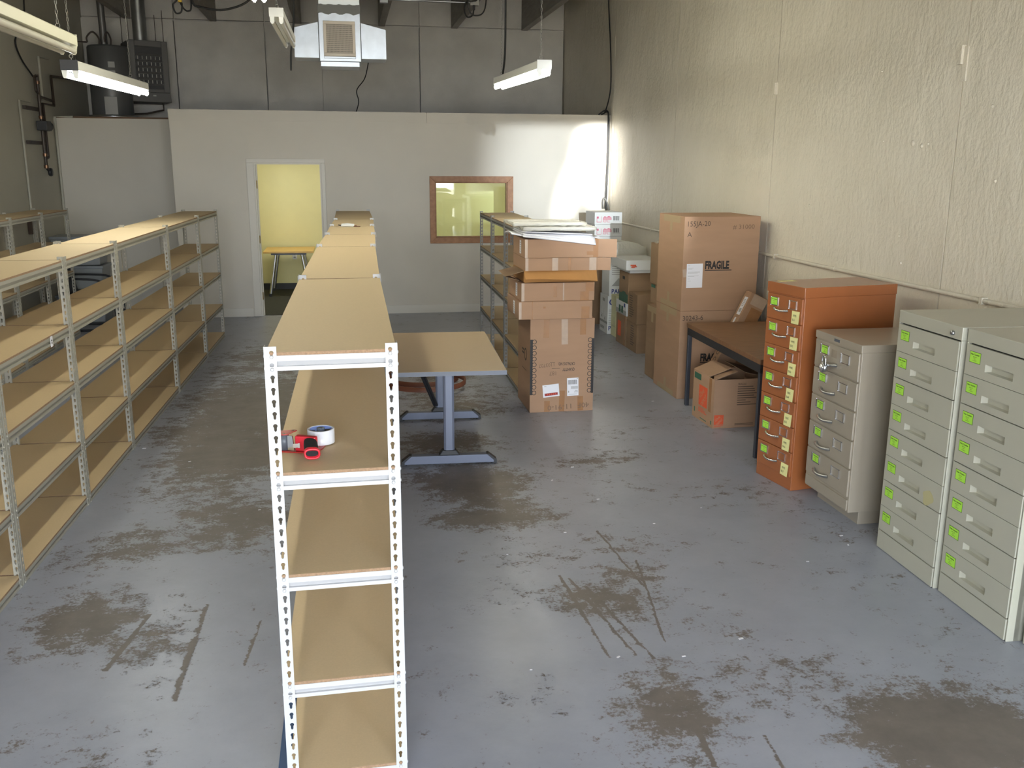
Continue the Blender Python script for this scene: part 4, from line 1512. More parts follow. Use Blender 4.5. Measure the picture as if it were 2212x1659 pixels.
for (lb, x0, x1, y0, y1, zb, th, sd_) in (('clear plastic wrapped bundle of white board on the paper bundle, the lower of two', 1.668, 2.268, 4.66, 5.16, 0.070, 0.030, 1),
                                         ('clear plastic wrapped bundle of white board lying on the very top of the pile', 1.600, 2.205, 4.74, 5.20, 0.103, 0.030, 2)):
    t = thing('wrapped_bundle', lb, 'packaging', (0, 0, ZT), 0, 'plastic wrapped bundles')
    g = G()
    g.box(x0 + 0.02, y0 + 0.02, zb + 0.003, x1 - 0.02, y1 - 0.02, zb + th - 0.006)
    g.obj('white_board', M_PAPER, t, bevel=0.004)
    rnd = random.Random(sd_)
    g = G()
    n, mrow = 30, 5
    rings = []
    for j in range(mrow):
        zz = zb + th * j / (mrow - 1)
        pinch = 0.012 * math.sin(PI * j / (mrow - 1))
        ring = []
        for i in range(4 * n):
            q, s_ = divmod(i, n)
            f_ = s_ / n
            cx = (x0, x1, x1, x0)[q] * (1 - f_) + (x1, x1, x0, x0)[q] * f_
            cy = (y0, y0, y1, y1)[q] * (1 - f_) + (y0, y1, y1, y0)[q] * f_
            ex = 1 if cx > (x0 + x1) / 2 else -1
            ey = 1 if cy > (y0 + y1) / 2 else -1
            ring.append((cx + ex * (pinch * 0.6 + rnd.uniform(-0.003, 0.006)), cy + ey * (pinch * 0.6 + rnd.uniform(-0.003, 0.005)), zz + rnd.uniform(-0.003, 0.003)))
        rings.append(ring)
    g.ring_sweep(rings)
    g.obj('film', M_FILM, t)

# --- the two big FRAGILE cartons by the wall
def fragile(label, x, y, z, w, d, h, lead, sub, zt, paper=None):
    t = carton(label, x, y, z, w, d, h, M_CARD2 if False else M_CARD, 0, 'large cartons marked fragile')

    def dr(g, M):
        g.text('FRAGILE', 0.094, 0, M @ T(0.205, zt, 0.0004), 0.64, 0.045)
        g.box(0.205, zt - 0.018, 0, 0.455, zt - 0.010, 0.0006, 0, M)
    on_front(t, 'fragile_print', M_INK, dr)

    def dh_(g, M):
        g.text(lead, 0.062, 0, M @ T(0.02, h - 0.085, 0.0004) @ RZ(1), 0.95)
        g.text(sub, 0.062, 0, M @ T(0.03 if len(sub) < 2 else 0.08, h - 0.175, 0.0004), 1.0)
    on_front(t, 'handwriting', M_BROWNPRINT, dh_)
    for (zz0, zz1) in ((h - 0.14, h - 0.002), (0.002, 0.13)):
        on_left(t, 'paper_tape', M_MASK, strip(d / 2 - 0.03, zz0, d / 2 + 0.03, zz1), d)
    on_left(t, 'paper_tape', M_MASK, strip(0.12, h - 0.062, d - 0.10, h - 0.004), d)
    on_left(t, 'paper_tape', M_MASK, strip(0.12, 0.004, d - 0.10, 0.05), d)
    return t


t = fragile('large carton marked FRAGILE standing on the floor behind the wood topped table', 3.138, 4.945, 0, 0.735, 0.66, 0.8005, '30243-6', 'OF', 0.345)
t = fragile('large carton marked FRAGILE stacked on top, with a white sheet of paper on its front', 3.138, 4.945, 0.802, 0.700, 0.665, 0.825, '155JA-20', 'A', 0.372, True)


def dnum(g, M):
    g.text('# 31000', 0.055, 0, M @ T(0.445, 0.715, 0.0004) @ RZ(1), 1.1)


on_front(t, 'handwriting', M_PENCIL, dnum)


def dpaper(g, M):
    M = M @ T(0.040, 0.205, 0.0004) @ RZ(0.6)
    g.box(0, 0, 0, 0.148, 0.212, 0.0006, 0, M)
    for k, (zz, ww) in enumerate(((0.195, 0.02), (0.172, 0.05), (0.165, 0.04), (0.14, 0.11), (0.134, 0.11), (0.128, 0.09), (0.105, 0.10), (0.099, 0.06), (0.08, 0.02), (0.06, 0.03))):
        g.box(0.012, zz, 0.0003, 0.012 + ww, zz + 0.0018, 0.0008, 1, M)


on_front(t, 'paper_sheet', [M_PAPER, M_GREYPRINT], dpaper)
on_front(t, 'torn_patch', M_TAPEC, strip(0.005, 0.30, 0.035, 0.37, 8))

t = carton('narrow brown carton on the floor behind the lower FRAGILE carton', 3.175, 5.63, 0, 0.62, 0.365, 0.715, M_CARD2)
for (a, b, c, d_) in ((0.15, 0.56, 0.21, 0.712), (0.03, 0.655, 0.33, 0.711)):
    on_left(t, 'paper_tape', M_MASK, strip(a, b, c, d_), 0.365)


def logo_square(g, M, s, m0, m1):
    """orange square with the diagonal three line wordmark"""
    g.box(0, 0, 0, s, s, 0.0006, m0, M)
    for k, (tx, q) in enumerate((('THE', 0.14), ('HOME', 0.27), ('DEPOT', 0.30))):
        o = 0.24 + 0.17 * (1 - k)
        g.text(tx, s * q, m1, M @ T(s * (0.20 - 0.06 * (1 - k) + (0.12 if k == 2 else 0)), s * (0.34 - (0.20 if k == 2 else 0.04) + 0.20 * (1 - k)), 0.0008) @ RZ(45), 0.86)


M_LOGOTX = mat('kraft_reverse', (0.50, 0.30, 0.18), 0.7)
t = carton('small carton with an orange square mark on the narrow carton behind the FRAGILE pair', 3.245, 5.66, 0.7165, 0.50, 0.45, 0.195, M_CARD2)


def dsm(g, M):
    logo_square(g, M @ T(0.22, 0.01, 0), 0.12, 0, 1)


on_left(t, 'printed_marks', [M_ORANGEPRINT, M_LOGOTX], dsm, 0.45)
on_left(t, 'green_print', M_GREENPRINT, strip(0.02, 0.155, 0.14, 0.185), 0.45)
t = carton('brown carton with loose clear wrap, half hidden behind the upper FRAGILE carton', 3.235, 5.68, 0.913, 0.50, 0.44, 0.40, M_CARD2)
g = draped(0.0, 0.12, -0.002, 0.43, 8, 10, lambda u, v: 0.402 + 0.025 * math.sin(5 * v) * (1 - u) + 0.02 * abs(math.sin(9 * u + 3 * v)))
o = g.obj('clear_wrap', M_FILM, t)

# --- group of smaller boxes further back
def printed_lines(n, x0, x1, z0, z1, m=0, seed=1):
    rnd = random.Random(seed)

    def dr(g, M):
        for k in range(n):
            zz = z1 - (z1 - z0) * k / max(1, n - 1)
            g.box(x0, zz, 0, x0 + (x1 - x0) * rnd.uniform(0.55, 1.0), zz + (z1 - z0) / n * 0.42, 0.0006, m, M)
    return dr


t = carton('brown carton on the floor, lower of the two with printed lists', 3.398, 6.985, 0, 0.40, 0.40, 0.328, M_CARD2)
on_left(t, 'printed_list', M_BROWNPRINT, printed_lines(9, 0.16, 0.32, 0.07, 0.28, 0, 3), 0.40)
t = carton('brown carton with a printed list and dented open corner, stacked on its twin', 3.388, 6.985, 0.330, 0.40, 0.33, 0.328, M_CARD2)
on_left(t, 'printed_list', M_BROWNPRINT, printed_lines(10, 0.05, 0.22, 0.06, 0.29, 0, 4), 0.33)
g = G()
g.add([(0.0, 0.0, 0.328), (0.10, 0.02, 0.330), (0.06, 0.26, 0.335), (-0.012, 0.22, 0.346)], [(0, 1, 2, 3)])
o = g.obj('loose_flap', M_CARD2, t)
o.modifiers.new('thick', 'SOLIDIFY').thickness = 0.004

t = carton('brown carton on the floor with a worn orange mark on its side', 3.396, 7.40, 0, 0.42, 0.40, 0.352, M_CARD2)


def dworn(g, M):
    g.box(0.07, 0.09, 0, 0.20, 0.27, 0.0006, 0, M)
    for k in range(3):
        g.box(0.09 + 0.03 * k, 0.12 + 0.03 * k, 0.0003, 0.15 + 0.012 * k, 0.128 + 0.03 * k, 0.0009, 1, M)


on_left(t, 'printed_marks', [M_ORANGEPRINT, M_LOGOTX], dworn, 0.40)
on_left(t, 'packing_tape', M_TAPE, strip(0.32, 0.002, 0.37, 0.35), 0.40)
t = carton('grey and white printed box under the banker box', 3.400, 7.42, 0.354, 0.41, 0.42, 0.150, M_WHITEBOX)


def dprt(g, M):
    g.box(0.0, 0.0, 0, 0.42, 0.055, 0.0006, 0, M)
    for k in range(2):
        g.box(0.12 + 0.10 * k, 0.02, 0.0003, 0.19 + 0.10 * k, 0.10, 0.0009, 1, M)
    g.box(0.32, 0.095, 0.0003, 0.37, 0.14, 0.0009, 2, M)


on_left(t, 'printed_marks', [M_GREYPRINT, M_GREENPRINT, M_BLUEPRINT], dprt, 0.42)
t = carton('open brown banker box with hand hole and dark green print', 3.398, 7.37, 0.506, 0.42, 0.36, 0.355, M_CARD2, cat='cardboard box')


def dbank(g, M):
    g.prism([(0.01, 0.004), (0.35, 0.004), (0.35, 0.10), (0.28, 0.105), (0.25, 0.125), (0.15, 0.125), (0.12, 0.105), (0.01, 0.10)], 0, 0.0006, 0, M)


on_left(t, 'green_print', M_GREENPRINT, dbank, 0.36)


def dhole(g, M):
    g.box(0.13, 0.265, 0, 0.22, 0.30, 0.0006, 0, M)


on_left(t, 'hand_hole', M_GAP, dhole, 0.36)
t = thing('white_lid_box', 'white lidded storage box resting on the banker box', 'storage box', (3.345, 7.30, 0.862))
g = G()
g.box(0.055, 0.03, 0, 0.41, 0.56, 0.085)
g.obj('box_base', M_WHITEBOX, t, bevel=0.004)
g = G()
g.hexa([(0.0, 0.0, 0.035), (0.42, 0.0, 0.035), (0.42, 0.60, 0.035), (0.0, 0.60, 0.035), (0.0, 0.0, 0.150), (0.42, 0.0, 0.150), (0.42, 0.60, 0.150), (0.0, 0.60, 0.150)])
ld = g.obj('lid', M_WHITEBOX, t, bevel=0.005)
g = G()
g.box(0.05, -0.0015, 0.085, 0.115, 0.0, 0.100)
g.box(0.06, -0.0015, 0.066, 0.10, 0.0, 0.078)
g.box(0.07, -0.002, 0.072, 0.125, -0.001, 0.083)
g.obj('price_sticker', M_ORANGEPRINT, ld)

t = carton('pale yellow box at the bottom of the narrow yellow stack', 3.452, 8.02, 0, 0.36, 0.20, 0.125, M_YELBOX, group='pale yellow boxes')
for k, lb in enumerate(('second pale yellow box from the floor in the narrow stack', 'third pale yellow box from the floor in the narrow stack', 'topmost pale yellow box of the narrow stack')):
    carton(lb, 3.452 + 0.004 * (k % 2), 8.02 + 0.008 * k, 0.1265 * (k + 1), 0.36, 0.20, 0.125, M_YELBOX, group='pale yellow boxes')

t = carton('white carton with large blue letters standing on the floor by the yellow boxes', 3.415, 8.255, 0, 0.38, 0.36, 0.476, M_WHITEBOX, group='white printed cartons')


def dwb(g, M):
    g.text('C', 0.115, 0, M @ T(0.012, 0.36, 0.0004), 1.0, 0.02)
    g.text('PAK', 0.080, 0, M @ T(0.012, 0.045, 0.0004), 0.9, 0.02)
    for k in range(9):
        g.box(0.014, 0.12 + 0.022 * k, 0, 0.10, 0.128 + 0.022 * k, 0.0006, 1, M)


on_front(t, 'printed_lettering', [M_BLUEPRINT, M_GREYPRINT], dwb)


def dwl(g, M):
    for (a, b) in ((0.05, 0.22), (0.19, 0.20)):
        g.box(a, b, 0, a + 0.09, b + 0.004, 0.0006, 0, M)
        g.box(a, b, 0, a + 0.004, b + 0.10, 0.0006, 0, M)
        g.box(a + 0.02, b - 0.04, 0, a + 0.07, b - 0.01, 0.0006, 0, M)
    g.box(0.0, 0.12, 0, 0.36, 0.15, 0.0006, 0, M)
    g.box(0.04, 0.04, 0, 0.22, 0.075, 0.0006, 0, M)
    g.box(0.12, 0.39, 0, 0.22, 0.43, 0.0006, 0, M)


on_left(t, 'printed_marks', M_GREYPRINT, dwl, 0.36)
t = carton('white printed carton stacked on the one with large blue letters', 3.425, 8.255, 0.4775, 0.40, 0.34, 0.478, M_WHITEBOX, group='white printed cartons')


def dwu(g, M):
    g.text('PAK', 0.075, 0, M @ T(0.030, 0.03, 0.0004), 0.95, 0.02)
    g.prism([(0.03, 0.12), (0.21, 0.12), (0.12, 0.22)], 0, 0.0006, 1, M)
    for k in range(7):
        g.box(0.03, 0.26 + 0.024 * k, 0, 0.03 + random.Random(k).uniform(0.08, 0.26), 0.268 + 0.024 * k, 0.0006, 1, M)


on_front(t, 'printed_lettering', [M_BLUEPRINT, M_GREYPRINT], dwu)
t = thing('wrapped_bundle', 'sagging bundle in clear plastic lying on the upper white printed carton', 'packaging', (3.40, 8.27, 0.958))
g = draped(0, 0.46, 0, 0.60, 20, 12, lambda u, v: 0.10 + 0.055 * math.sin(PI * (0.15 + 0.7 * u)) + 0.012 * math.sin(11 * u + 3 * v))
n = len(g.v)
g2 = G()
rings = []
for q in (0.0, 0.35, 0.7, 1.0):
    ring = []
    for i in range(48):
        a = 2 * PI * i / 48
        cx, cy = 0.262 + (0.275 - 0.02 * q) * math.copysign(abs(math.cos(a)) ** 0.35, math.cos(a)), 0.19 + (0.185 - 0.015 * q) * math.copysign(abs(math.sin(a)) ** 0.35, math.sin(a))
        ring.append((cx, cy, q * (0.135 + 0.05 * math.sin(PI * cx / 0.44)) + 0.006 * math.sin(7 * a) * (0 < q)))
    rings.append(ring)
g2.ring_sweep(rings)
g2.obj('film', M_FILM, t)
g = G()
g.box(0.06, 0.05, 0.002, 0.46, 0.33, 0.075)
g.obj('white_contents', M_WHITEBOX, t, bevel=0.02)

t = carton('tall brown carton in the corner behind the pile, carrying the white refill boxes', 3.30, 8.98, 0, 0.60, 0.62, 0.995, M_CARD2)
for k, lb in enumerate(('lowest visible white refill box with pink lettering in the corner', 'middle white refill box with pink lettering in the corner', 'topmost white refill box with pink lettering in the corner')):
    t = carton(lb, 3.418 + 0.003 * (k == 1), 9.0, 0.9965 + 0.1555 * k, 0.368, 0.46, 0.154, M_WHITEBOX, group='white refill boxes', name='refill_box', cat='box')

    def drf(g, M):
        g.box(0.112, 0.055, 0, 0.225, 0.085, 0.0005, 0, M)
        g.text('REFILL', 0.040, 0, M @ T(0.110, 0.025, 0.0004), 0.85)
        g.prism([(0.112, 0.088), (0.135, 0.104), (0.16, 0.093), (0.19, 0.108), (0.225, 0.088)], 0, 0.0006, 0, M)
        for q in range(4):
            g.box(0.118, 0.060 + 0.006 * q, 0.0003, 0.219, 0.062 + 0.006 * q, 0.0009, 2, M)
        for (a, b, c, d_) in ((0.028, 0.03, 0.033, 0.10), (0.085, 0.03, 0.090, 0.10), (0.028, 0.026, 0.090, 0.032), (0.030, 0.074, 0.055, 0.10)):
            g.box(a, b, 0, c, d_, 0.0006, 0, M)
        x = 0.250
        for wv in (5, 3, 8, 2, 4, 7, 3, 2, 6):
            g.box(x, 0.05, 0, x + wv * 0.0011, 0.105, 0.0006, 1, M)
            x += wv * 0.0011 + 0.0042
        g.box(0.243, 0.040, 0, 0.345, 0.0425, 0.0006, 1, M)
    on_front(t, 'printed_label', [M_PINK, M_INK, M_WHITEBOX], drf)

# --- under and on the wood table
t = thing('open_carton', 'open brown moving carton with an orange square mark under the wood topped table', 'cardboard box', (3.09, 3.972, 0), 1.2)
w, d, h, th = 0.46, 0.43, 0.40, 0.005
g = G()
g.box(0, 0, 0, w, d, th)
g.box(0, 0, th, w, th, h)
g.box(0, d - th, th, w, d, h)
g.box(0, th, th, th, d - th, h)
g.box(w - th, th, th, w, d - th, h)
g.obj('carton', M_CARD, t)
g = G()
g.hexa([(0.0, 0.02, h), (0.02, 0.0, h + 0.002), (0.20, 0.02, h + 0.055), (0.19, d - 0.01, h + 0.035), (0.0, 0.02, h + 0.005), (0.02, 0.0, h + 0.007), (0.20, 0.02, h + 0.06), (0.19, d - 0.01, h + 0.04)])
g.hexa([(0.0, d * 0.25, h), (0.0, d, h), (0.17, d + 0.01, h + 0.062), (0.18, d * 0.2, h + 0.072), (0.0, d * 0.25, h + 0.005), (0.0, d, h + 0.005), (0.17, d + 0.01, h + 0.067), (0.18, d * 0.2, h + 0.077)])
g.obj('flap', M_CARD, t)
g = G()
g.hexa([(w, 0.0, h), (w, d, h), (w - 0.19, d, h + 0.055), (w - 0.20, 0.0, h + 0.050), (w, 0.0, h + 0.005), (w, d, h + 0.005), (w - 0.19, d, h + 0.060), (w - 0.20, 0.0, h + 0.055)])
g.obj('flap', M_CARD2, t)


def dfront(g, M):
    logo_square(g, M @ T(0.012, 0.030, 0), 0.080, 0, 1)
    for k in range(2):
        g.box(0.012, 0.020 - 0.008 * k, 0, 0.090 - 0.02 * k, 0.024 - 0.008 * k, 0.0006, 0, M)
    g.text('FRAGILE', 0.024, 2, M @ T(0.20, 0.352, 0.0004), 0.8)
    rnd = random.Random(5)
    for k in range(9):
        g.box(0.20, 0.335 - 0.0185 * k, 0, 0.24 + rnd.uniform(0.03, 0.13), 0.341 - 0.0185 * k, 0.0006, 2, M)
    for k in range(2):
        g.box(0.19, 0.030 - 0.010 * k, 0, 0.35, 0.034 - 0.010 * k, 0.0006, 2, M)


on_front(t, 'printed_marks', [M_ORANGEPRINT, M_LOGOTX, M_BROWNPRINT], dfront)


def dleft(g, M):
    logo_square(g, M @ T(0.13, 0.13, 0), 0.17, 0, 1)
    g.box(0.02, 0.335, 0, 0.16, 0.385, 0.0006, 2, M)
    for k in range(3):
        g.box(0.13, 0.075 + 0.014 * k, 0, 0.30 - 0.03 * k, 0.082 + 0.014 * k, 0.0006, 0, M)
    g.box(0.17, 0.02, 0, 0.30, 0.028, 0.0006, 2, M)
    g.box(0.385, 0.025, 0, 0.405, 0.055, 0.0006, 2, M)
    g.box(0.04, 0.05, 0, 0.06, 0.09, 0.0006, 2, M)


on_left(t, 'printed_marks', [M_ORANGEPRINT, M_LOGOTX, M_GREENPRINT], dleft, d)
on_left(t, 'packing_tape', M_TAPE, strip(0.33, 0.12, 0.38, 0.396), d)

t = thing('long_carton', 'long narrow brown carton leaning behind the wood topped table, white labels on its edge', 'cardboard box', (3.293, 4.78, 0.0), 0)
M = T(0, 0, 0.082) @ RY(25.7)
g = G()
g.box(0, 0, 0, 0.174, 0.125, 1.0, 0, M)
g.obj('carton', M_CARD, t, bevel=0.005)
MM = M @ T(-0.0006, 0.125, 0) @ LEFTF
g = G()
g.box(0.040, 0.775, 0, 0.105, 0.945, 0.0008, 0, MM)
g.box(0.052, 0.80, 0.0004, 0.094, 0.835, 0.0011, 1, MM)
for k in range(5):
    g.box(0.052, 0.86 + 0.014 * k, 0.0004, 0.088, 0.866 + 0.014 * k, 0.0011, 1, MM)
g.obj('shipping_label', [M_PAPER, M_GREYPRINT], t)
g = G()
g.box(0.045, 0.685, 0, 0.075, 0.745, 0.0008, 0, MM)
g.obj('small_label', M_PAPER, t)
for k in range(3):
    g = G()
    g.lathe([(0.026, 0.0002), (0.026, 0.0008), (0.019, 0.0008), (0.019, 0.0002)], 18, 0, MM @ T(0.065, 0.33 + 0.075 * k, 0), closed=True, smooth=False)
    g.obj('ring_mark', M_BROWNPRINT, t)
MM = M @ T(0, -0.0006, 0) @ FRONT
for (a_, b_, c_, d_, m_) in ((0.03, 0.90, 0.172, 0.995, M_TAPEC), (0.06, 0.74, 0.172, 0.88, M_TAPE)):
    g = G()
    g.box(a_, b_, 0, c_, d_, 0.0006, 0, MM)
    g.obj('packing_tape', m_, t)

# ------------------------------------------------------------------ left rear corner: totes and a black chair
for k, lb in enumerate(('bottom clear plastic tote in the dim left corner behind the black chair', 'middle clear plastic tote in the dim left corner', 'top clear plastic tote in the dim left corner')):
    t = thing('plastic_tote', lb, 'storage tote', (-3.50, 10.02, 0.378 * k), 0, 'plastic totes')
    g = G()
    g.hexa([(0.03, 0.03, 0.0), (0.57, 0.03, 0.0), (0.57, 0.42, 0.0), (0.03, 0.42, 0.0), (0.0, 0.0, 0.34), (0.60, 0.0, 0.34), (0.60, 0.45, 0.34), (0.0, 0.45, 0.34)])
    g.obj('tub', M_TOTE, t, bevel=0.01)
    g = G()
    g.box(-0.012, -0.012, 0.335, 0.612, 0.462, 0.372)
    g.obj('lid', mat('tote_lid', (0.26, 0.28, 0.30), 0.35), t, bevel=0.006)

t = thing('black_chair', 'black tubular steel armchair beyond the long left row of shelves', 'chair', (-2.95, 9.62, 0), 0)
for s, nm in ((-0.26, 'near'), (0.26, 'far')):
    g = G()
    g.tube(smooth_path([(-0.30, s, 0.66), (-0.05, s, 0.655), (0.14, s, 0.635), (0.25, s, 0.56), (0.30, s, 0.42), (0.335, s, 0.10), (0.31, s, 0.02), (0.20, s, 0.014), (-0.30, s, 0.014)], 6), 0.0135, 10)
    g.obj('side_frame', M_BLK, t)
for (x, z) in ((0.318, 0.20), (-0.28, 0.014), (0.20, 0.40)):
    g = G()
    g.cyl((x, -0.26, z), (x, 0.26, z), 0.011, 10)
    g.obj('cross_bar', M_BLK, t)
g = G()
g.box(-0.25, -0.235, 0.41, 0.24, 0.235, 0.475)
g.obj('seat', M_BLKPL, t, bevel=0.02)
g = G()
g.hexa([(-0.27, -0.24, 0.46), (-0.22, -0.24, 0.46), (-0.22, 0.24, 0.46), (-0.27, 0.24, 0.46), (-0.36, -0.24, 0.90), (-0.32, -0.24, 0.90), (-0.32, 0.24, 0.90), (-0.36, 0.24, 0.90)])
g.obj('backrest', M_BLKPL, t, bevel=0.02)

# ------------------------------------------------------------------ strip lights on chains
def chain_mesh(length):
    g = G()
    p = 0.026
    for k in range(int(length / p)):
        M = T(0, 0, k * p + p / 2) @ RZ(90 * (k % 2))
        pts = [(0.0058 * math.cos(q), 0.0, 0.0165 * math.sin(q)) for q in [2 * PI * i / 10 for i in range(10)]]
        rings = []
        for i in range(10):
            c = Vector(pts[i])
            nrm = Vector((math.cos(2 * PI * i / 10), 0, math.sin(2 * PI * i / 10)))
            rings.append([tuple(c + nrm * 0.0016 * math.cos(a) + Vector((0, 1, 0)) * 0.0016 * math.sin(a)) for a in (0, PI / 2, PI, 3 * PI / 2)])
        rings.append(rings[0])
        g.ring_sweep(rings, 0, False, M)
    return g.mesh('chain', M_CHAIN)


def strip_light(label, near, far, lit, body_mat, tube_mat, group='eight foot strip lights', chains=(0.12, 0.88), black_cap=False):
    near, far = Vector(near), Vector(far)
    t = thing('strip_light', label, 'strip light', near, 0, group)
    dv = far - near
    L = dv.length
    M = Matrix.Identity(4)
    yv = dv.normalized()
    xv = yv.cross(Vector((0, 0, 1))).normalized()
    zv = xv.cross(yv)
    for i, a in enumerate((xv, yv, zv)):
        for r in range(3):
            M[r][i] = a[r]
    g = G()
    prof = [(-0.053, 0.0), (0.053, 0.0), (0.053, 0.055), (0.046, 0.062), (-0.046, 0.062), (-0.053, 0.055)]
    g.prism(prof, -L, 0, 0, M @ FRONT)
    g.obj('housing', body_mat, t, bevel=0.002)
    for y in (0.0, L):
        g = G()
        g.box(-0.055, y - 0.003, -0.002, 0.055, y + 0.003, 0.064, 0, M)
        g.obj('end_plate', M_BLK if black_cap else body_mat, t)
    for sx in (-0.034, 0.034):
        for y in (0.012, L - 0.012):
            g = G()
            sk = [(sx - 0.018, 0.0), (sx - 0.013, -0.040), (sx - 0.006, -0.052), (sx + 0.006, -0.052), (sx + 0.013, -0.040), (sx + 0.018, 0.0)]
            g.prism(sk, -y - 0.009, -y + 0.009, 0, M @ FRONT)
            g.obj('socket', body_mat, t)
        g = G()
        g.cyl((sx, 0.022, -0.030), (sx, L - 0.022, -0.030), 0.0185, 16, 0, M)
        g.obj('tube', tube_mat, t)
    for q in chains:
        p = M @ Vector((0, L * q, 0.062))
        zt = CZ - (near.z + p.z)
        g = G()
        g.tube([tuple(p + Vector((0, 0, -0.002))), tuple(p + Vector((0, 0, 0.022)))], 0.0022, 6)
        for k in range(12):
            a0, a1 = 2 * PI * k / 12, 2 * PI * (k + 1) / 12
            g.tube([tuple(p + Vector((0.012 * math.cos(a0), 0, 0.030 + 0.012 * math.sin(a0)))), tuple(p + Vector((0.012 * math.cos(a1), 0, 0.030 + 0.012 * math.sin(a1))))], 0.002, 5, caps=False)
        g.obj('hook', M_CHAIN, t)
        c = link('chain', chain_mesh(zt - 0.042), t, tuple(p + Vector((0, 0, 0.040))))
    return t


strip_light('lit strip light hanging over the long left row of shelves', (-1.512, 4.03, 2.652), (-1.526, 6.44, 2.700), True, M_FIXT, M_TUBE, chains=(0.03, 0.80), black_cap=True)
strip_light('lit strip light hanging on the right, in front of the grey rear wall', (1.735, 4.25, 2.748), (1.775, 6.60, 2.825), True, M_FIXT, M_TUBEW, chains=(0.06, 0.93))
strip_light('unlit strip light seen end on, beside the metal duct', (-0.222, 4.98, 3.158), (-0.222, 6.80, 3.185), False, M_FIXT, M_TUBEOFF, chains=(0.06, 0.9))
strip_light('unlit cream strip light cut off by the left top picture corner', (-1.345, 0.95, 2.725), (-1.345, 3.40, 2.735), False, M_FIXTD, M_TUBEOFF, chains=(0.1, 0.93))
strip_light('lit strip light of which only the tube ends show at the top picture edge', (-0.310, 2.12, 3.230), (-0.310, 4.56, 3.240), True, M_FIXT, M_TUBEW, chains=(0.1, 0.9))

strip_light('added dim strip light brightening the nearest shelf unit, unseen over the top of the picture', (-0.310, -0.50, 3.230), (-0.310, 1.95, 3.230), True, M_FIXT, M_TUBED, chains=(0.1, 0.9))  # unseen lamp, added to brighten the boards of the nearest unit

# ------------------------------------------------------------------ ductwork
t = thing('air_duct', 'galvanised air duct with a cream grille hanging before the grey rear wall', 'air duct', (0.25, 8.0, 3.14))
g = G()
g.box(-0.222, 0.0, 0.0, 0.226, 0.42, 0.505)
g.obj('plenum', M_DUCT, t, bevel=0.006)
g = G()
g.box(-0.215, 0.015, 0.572, 0.222, 0.41, CZ - 3.14)
g.obj('riser', mat('riser_sheet', (0.80, 0.84, 0.84), 0.4, metal=0.5), t, bevel=0.004)
g = G()
n = 12
g.box(-0.224, -0.003, 0.497, 0.228, 0.424, 0.580)
vv = []
for i in range(n + 1):
    x = -0.224 + 0.452 * i / n
    vv += [(x, -0.0045, 0.500 + 0.012 * math.sin(i * 1.7) - 0.012), (x, -0.0045, 0.582 + 0.006 * math.sin(i * 2.3))]
g.add(vv, [(2 * i, 2 * i + 2, 2 * i + 3, 2 * i + 1) for i in range(n)])
g.obj('tape_band', M_DUCTTAPE, t)
for s in (-1, 1):
    g = G()
    x0, x1 = (-0.488, -0.224) if s < 0 else (0.228, 0.502)
    zi, zo = 0.41, 0.345
    zl, zr = (zo, zi) if s < 0 else (zi, zo)
    g.hexa([(x0, 0.03, 0.035), (x1, 0.03, 0.035), (x1, 0.39, 0.035), (x0, 0.39, 0.035), (x0, 0.03, zl), (x1, 0.03, zr), (x1, 0.39, zr), (x0, 0.39, zl)])
    g.obj('side_box', M_DUCT, t, bevel=0.004)
gr = G()
fx0, fx1, fz0, fz1, fw = -0.172, 0.166, 0.052, 0.412, 0.032
for (a, b, c, d_) in ((fx0, fz0, fx1, fz0 + fw), (fx0, fz1 - fw, fx1, fz1), (fx0, fz0 + fw, fx0 + fw, fz1 - fw), (fx1 - fw, fz0 + fw, fx1, fz1 - fw)):
    gr.box(a, -0.035, b, c, -0.0005, d_)
grille = gr.obj('grille_frame', M_GRILLE, t, bevel=0.003)
g = G()
for k in range(18):
    x = fx0 + fw + 0.009 + k * (fx1 - fx0 - 2 * fw - 0.018) / 17
    g.box(x - 0.0022, -0.028, fz0 + fw, x + 0.0022, -0.012, fz1 - fw)
for k in range(15):
    z = fz0 + fw + 0.010 + k * (fz1 - fz0 - 2 * fw - 0.02) / 14
    g.box(fx0 + fw, -0.018, z - 0.0035, fx1 - fw, -0.004, z + 0.0035)
g.obj('louvres', M_GRILLE, grille)
g = G()
g.box(fx0 + fw, -0.003, fz0 + fw, fx1 - fw, -0.001, fz1 - fw)
g.obj('grille_back', M_GRIN, grille)
g = G()
g.box(fx0, -0.030, fz0 - 0.022, fx1, -0.0005, fz0 - 0.001)
g.box(-0.212, 0.0, -0.052, 0.205, 0.40, -0.001)
g.obj('bottom_collar', M_DUCT, t, bevel=0.003)

t = thing('vent_pipe', 'short cream vent pipe running under the ceiling in the right rear corner', 'pipe', (3.72, 11.3, 4.62))
g = G()
g.cyl((0, 0, 0), (0, 1.93, -0.03), 0.07, 20)
g.obj('pipe', mat('pvc_cream', (0.60, 0.57, 0.48), 0.4), t)
g = G()
g.cyl((0, 0.9, -0.014), (0, 0.98, -0.016), 0.08, 20)
g.obj('coupling', M_CABLE, t)

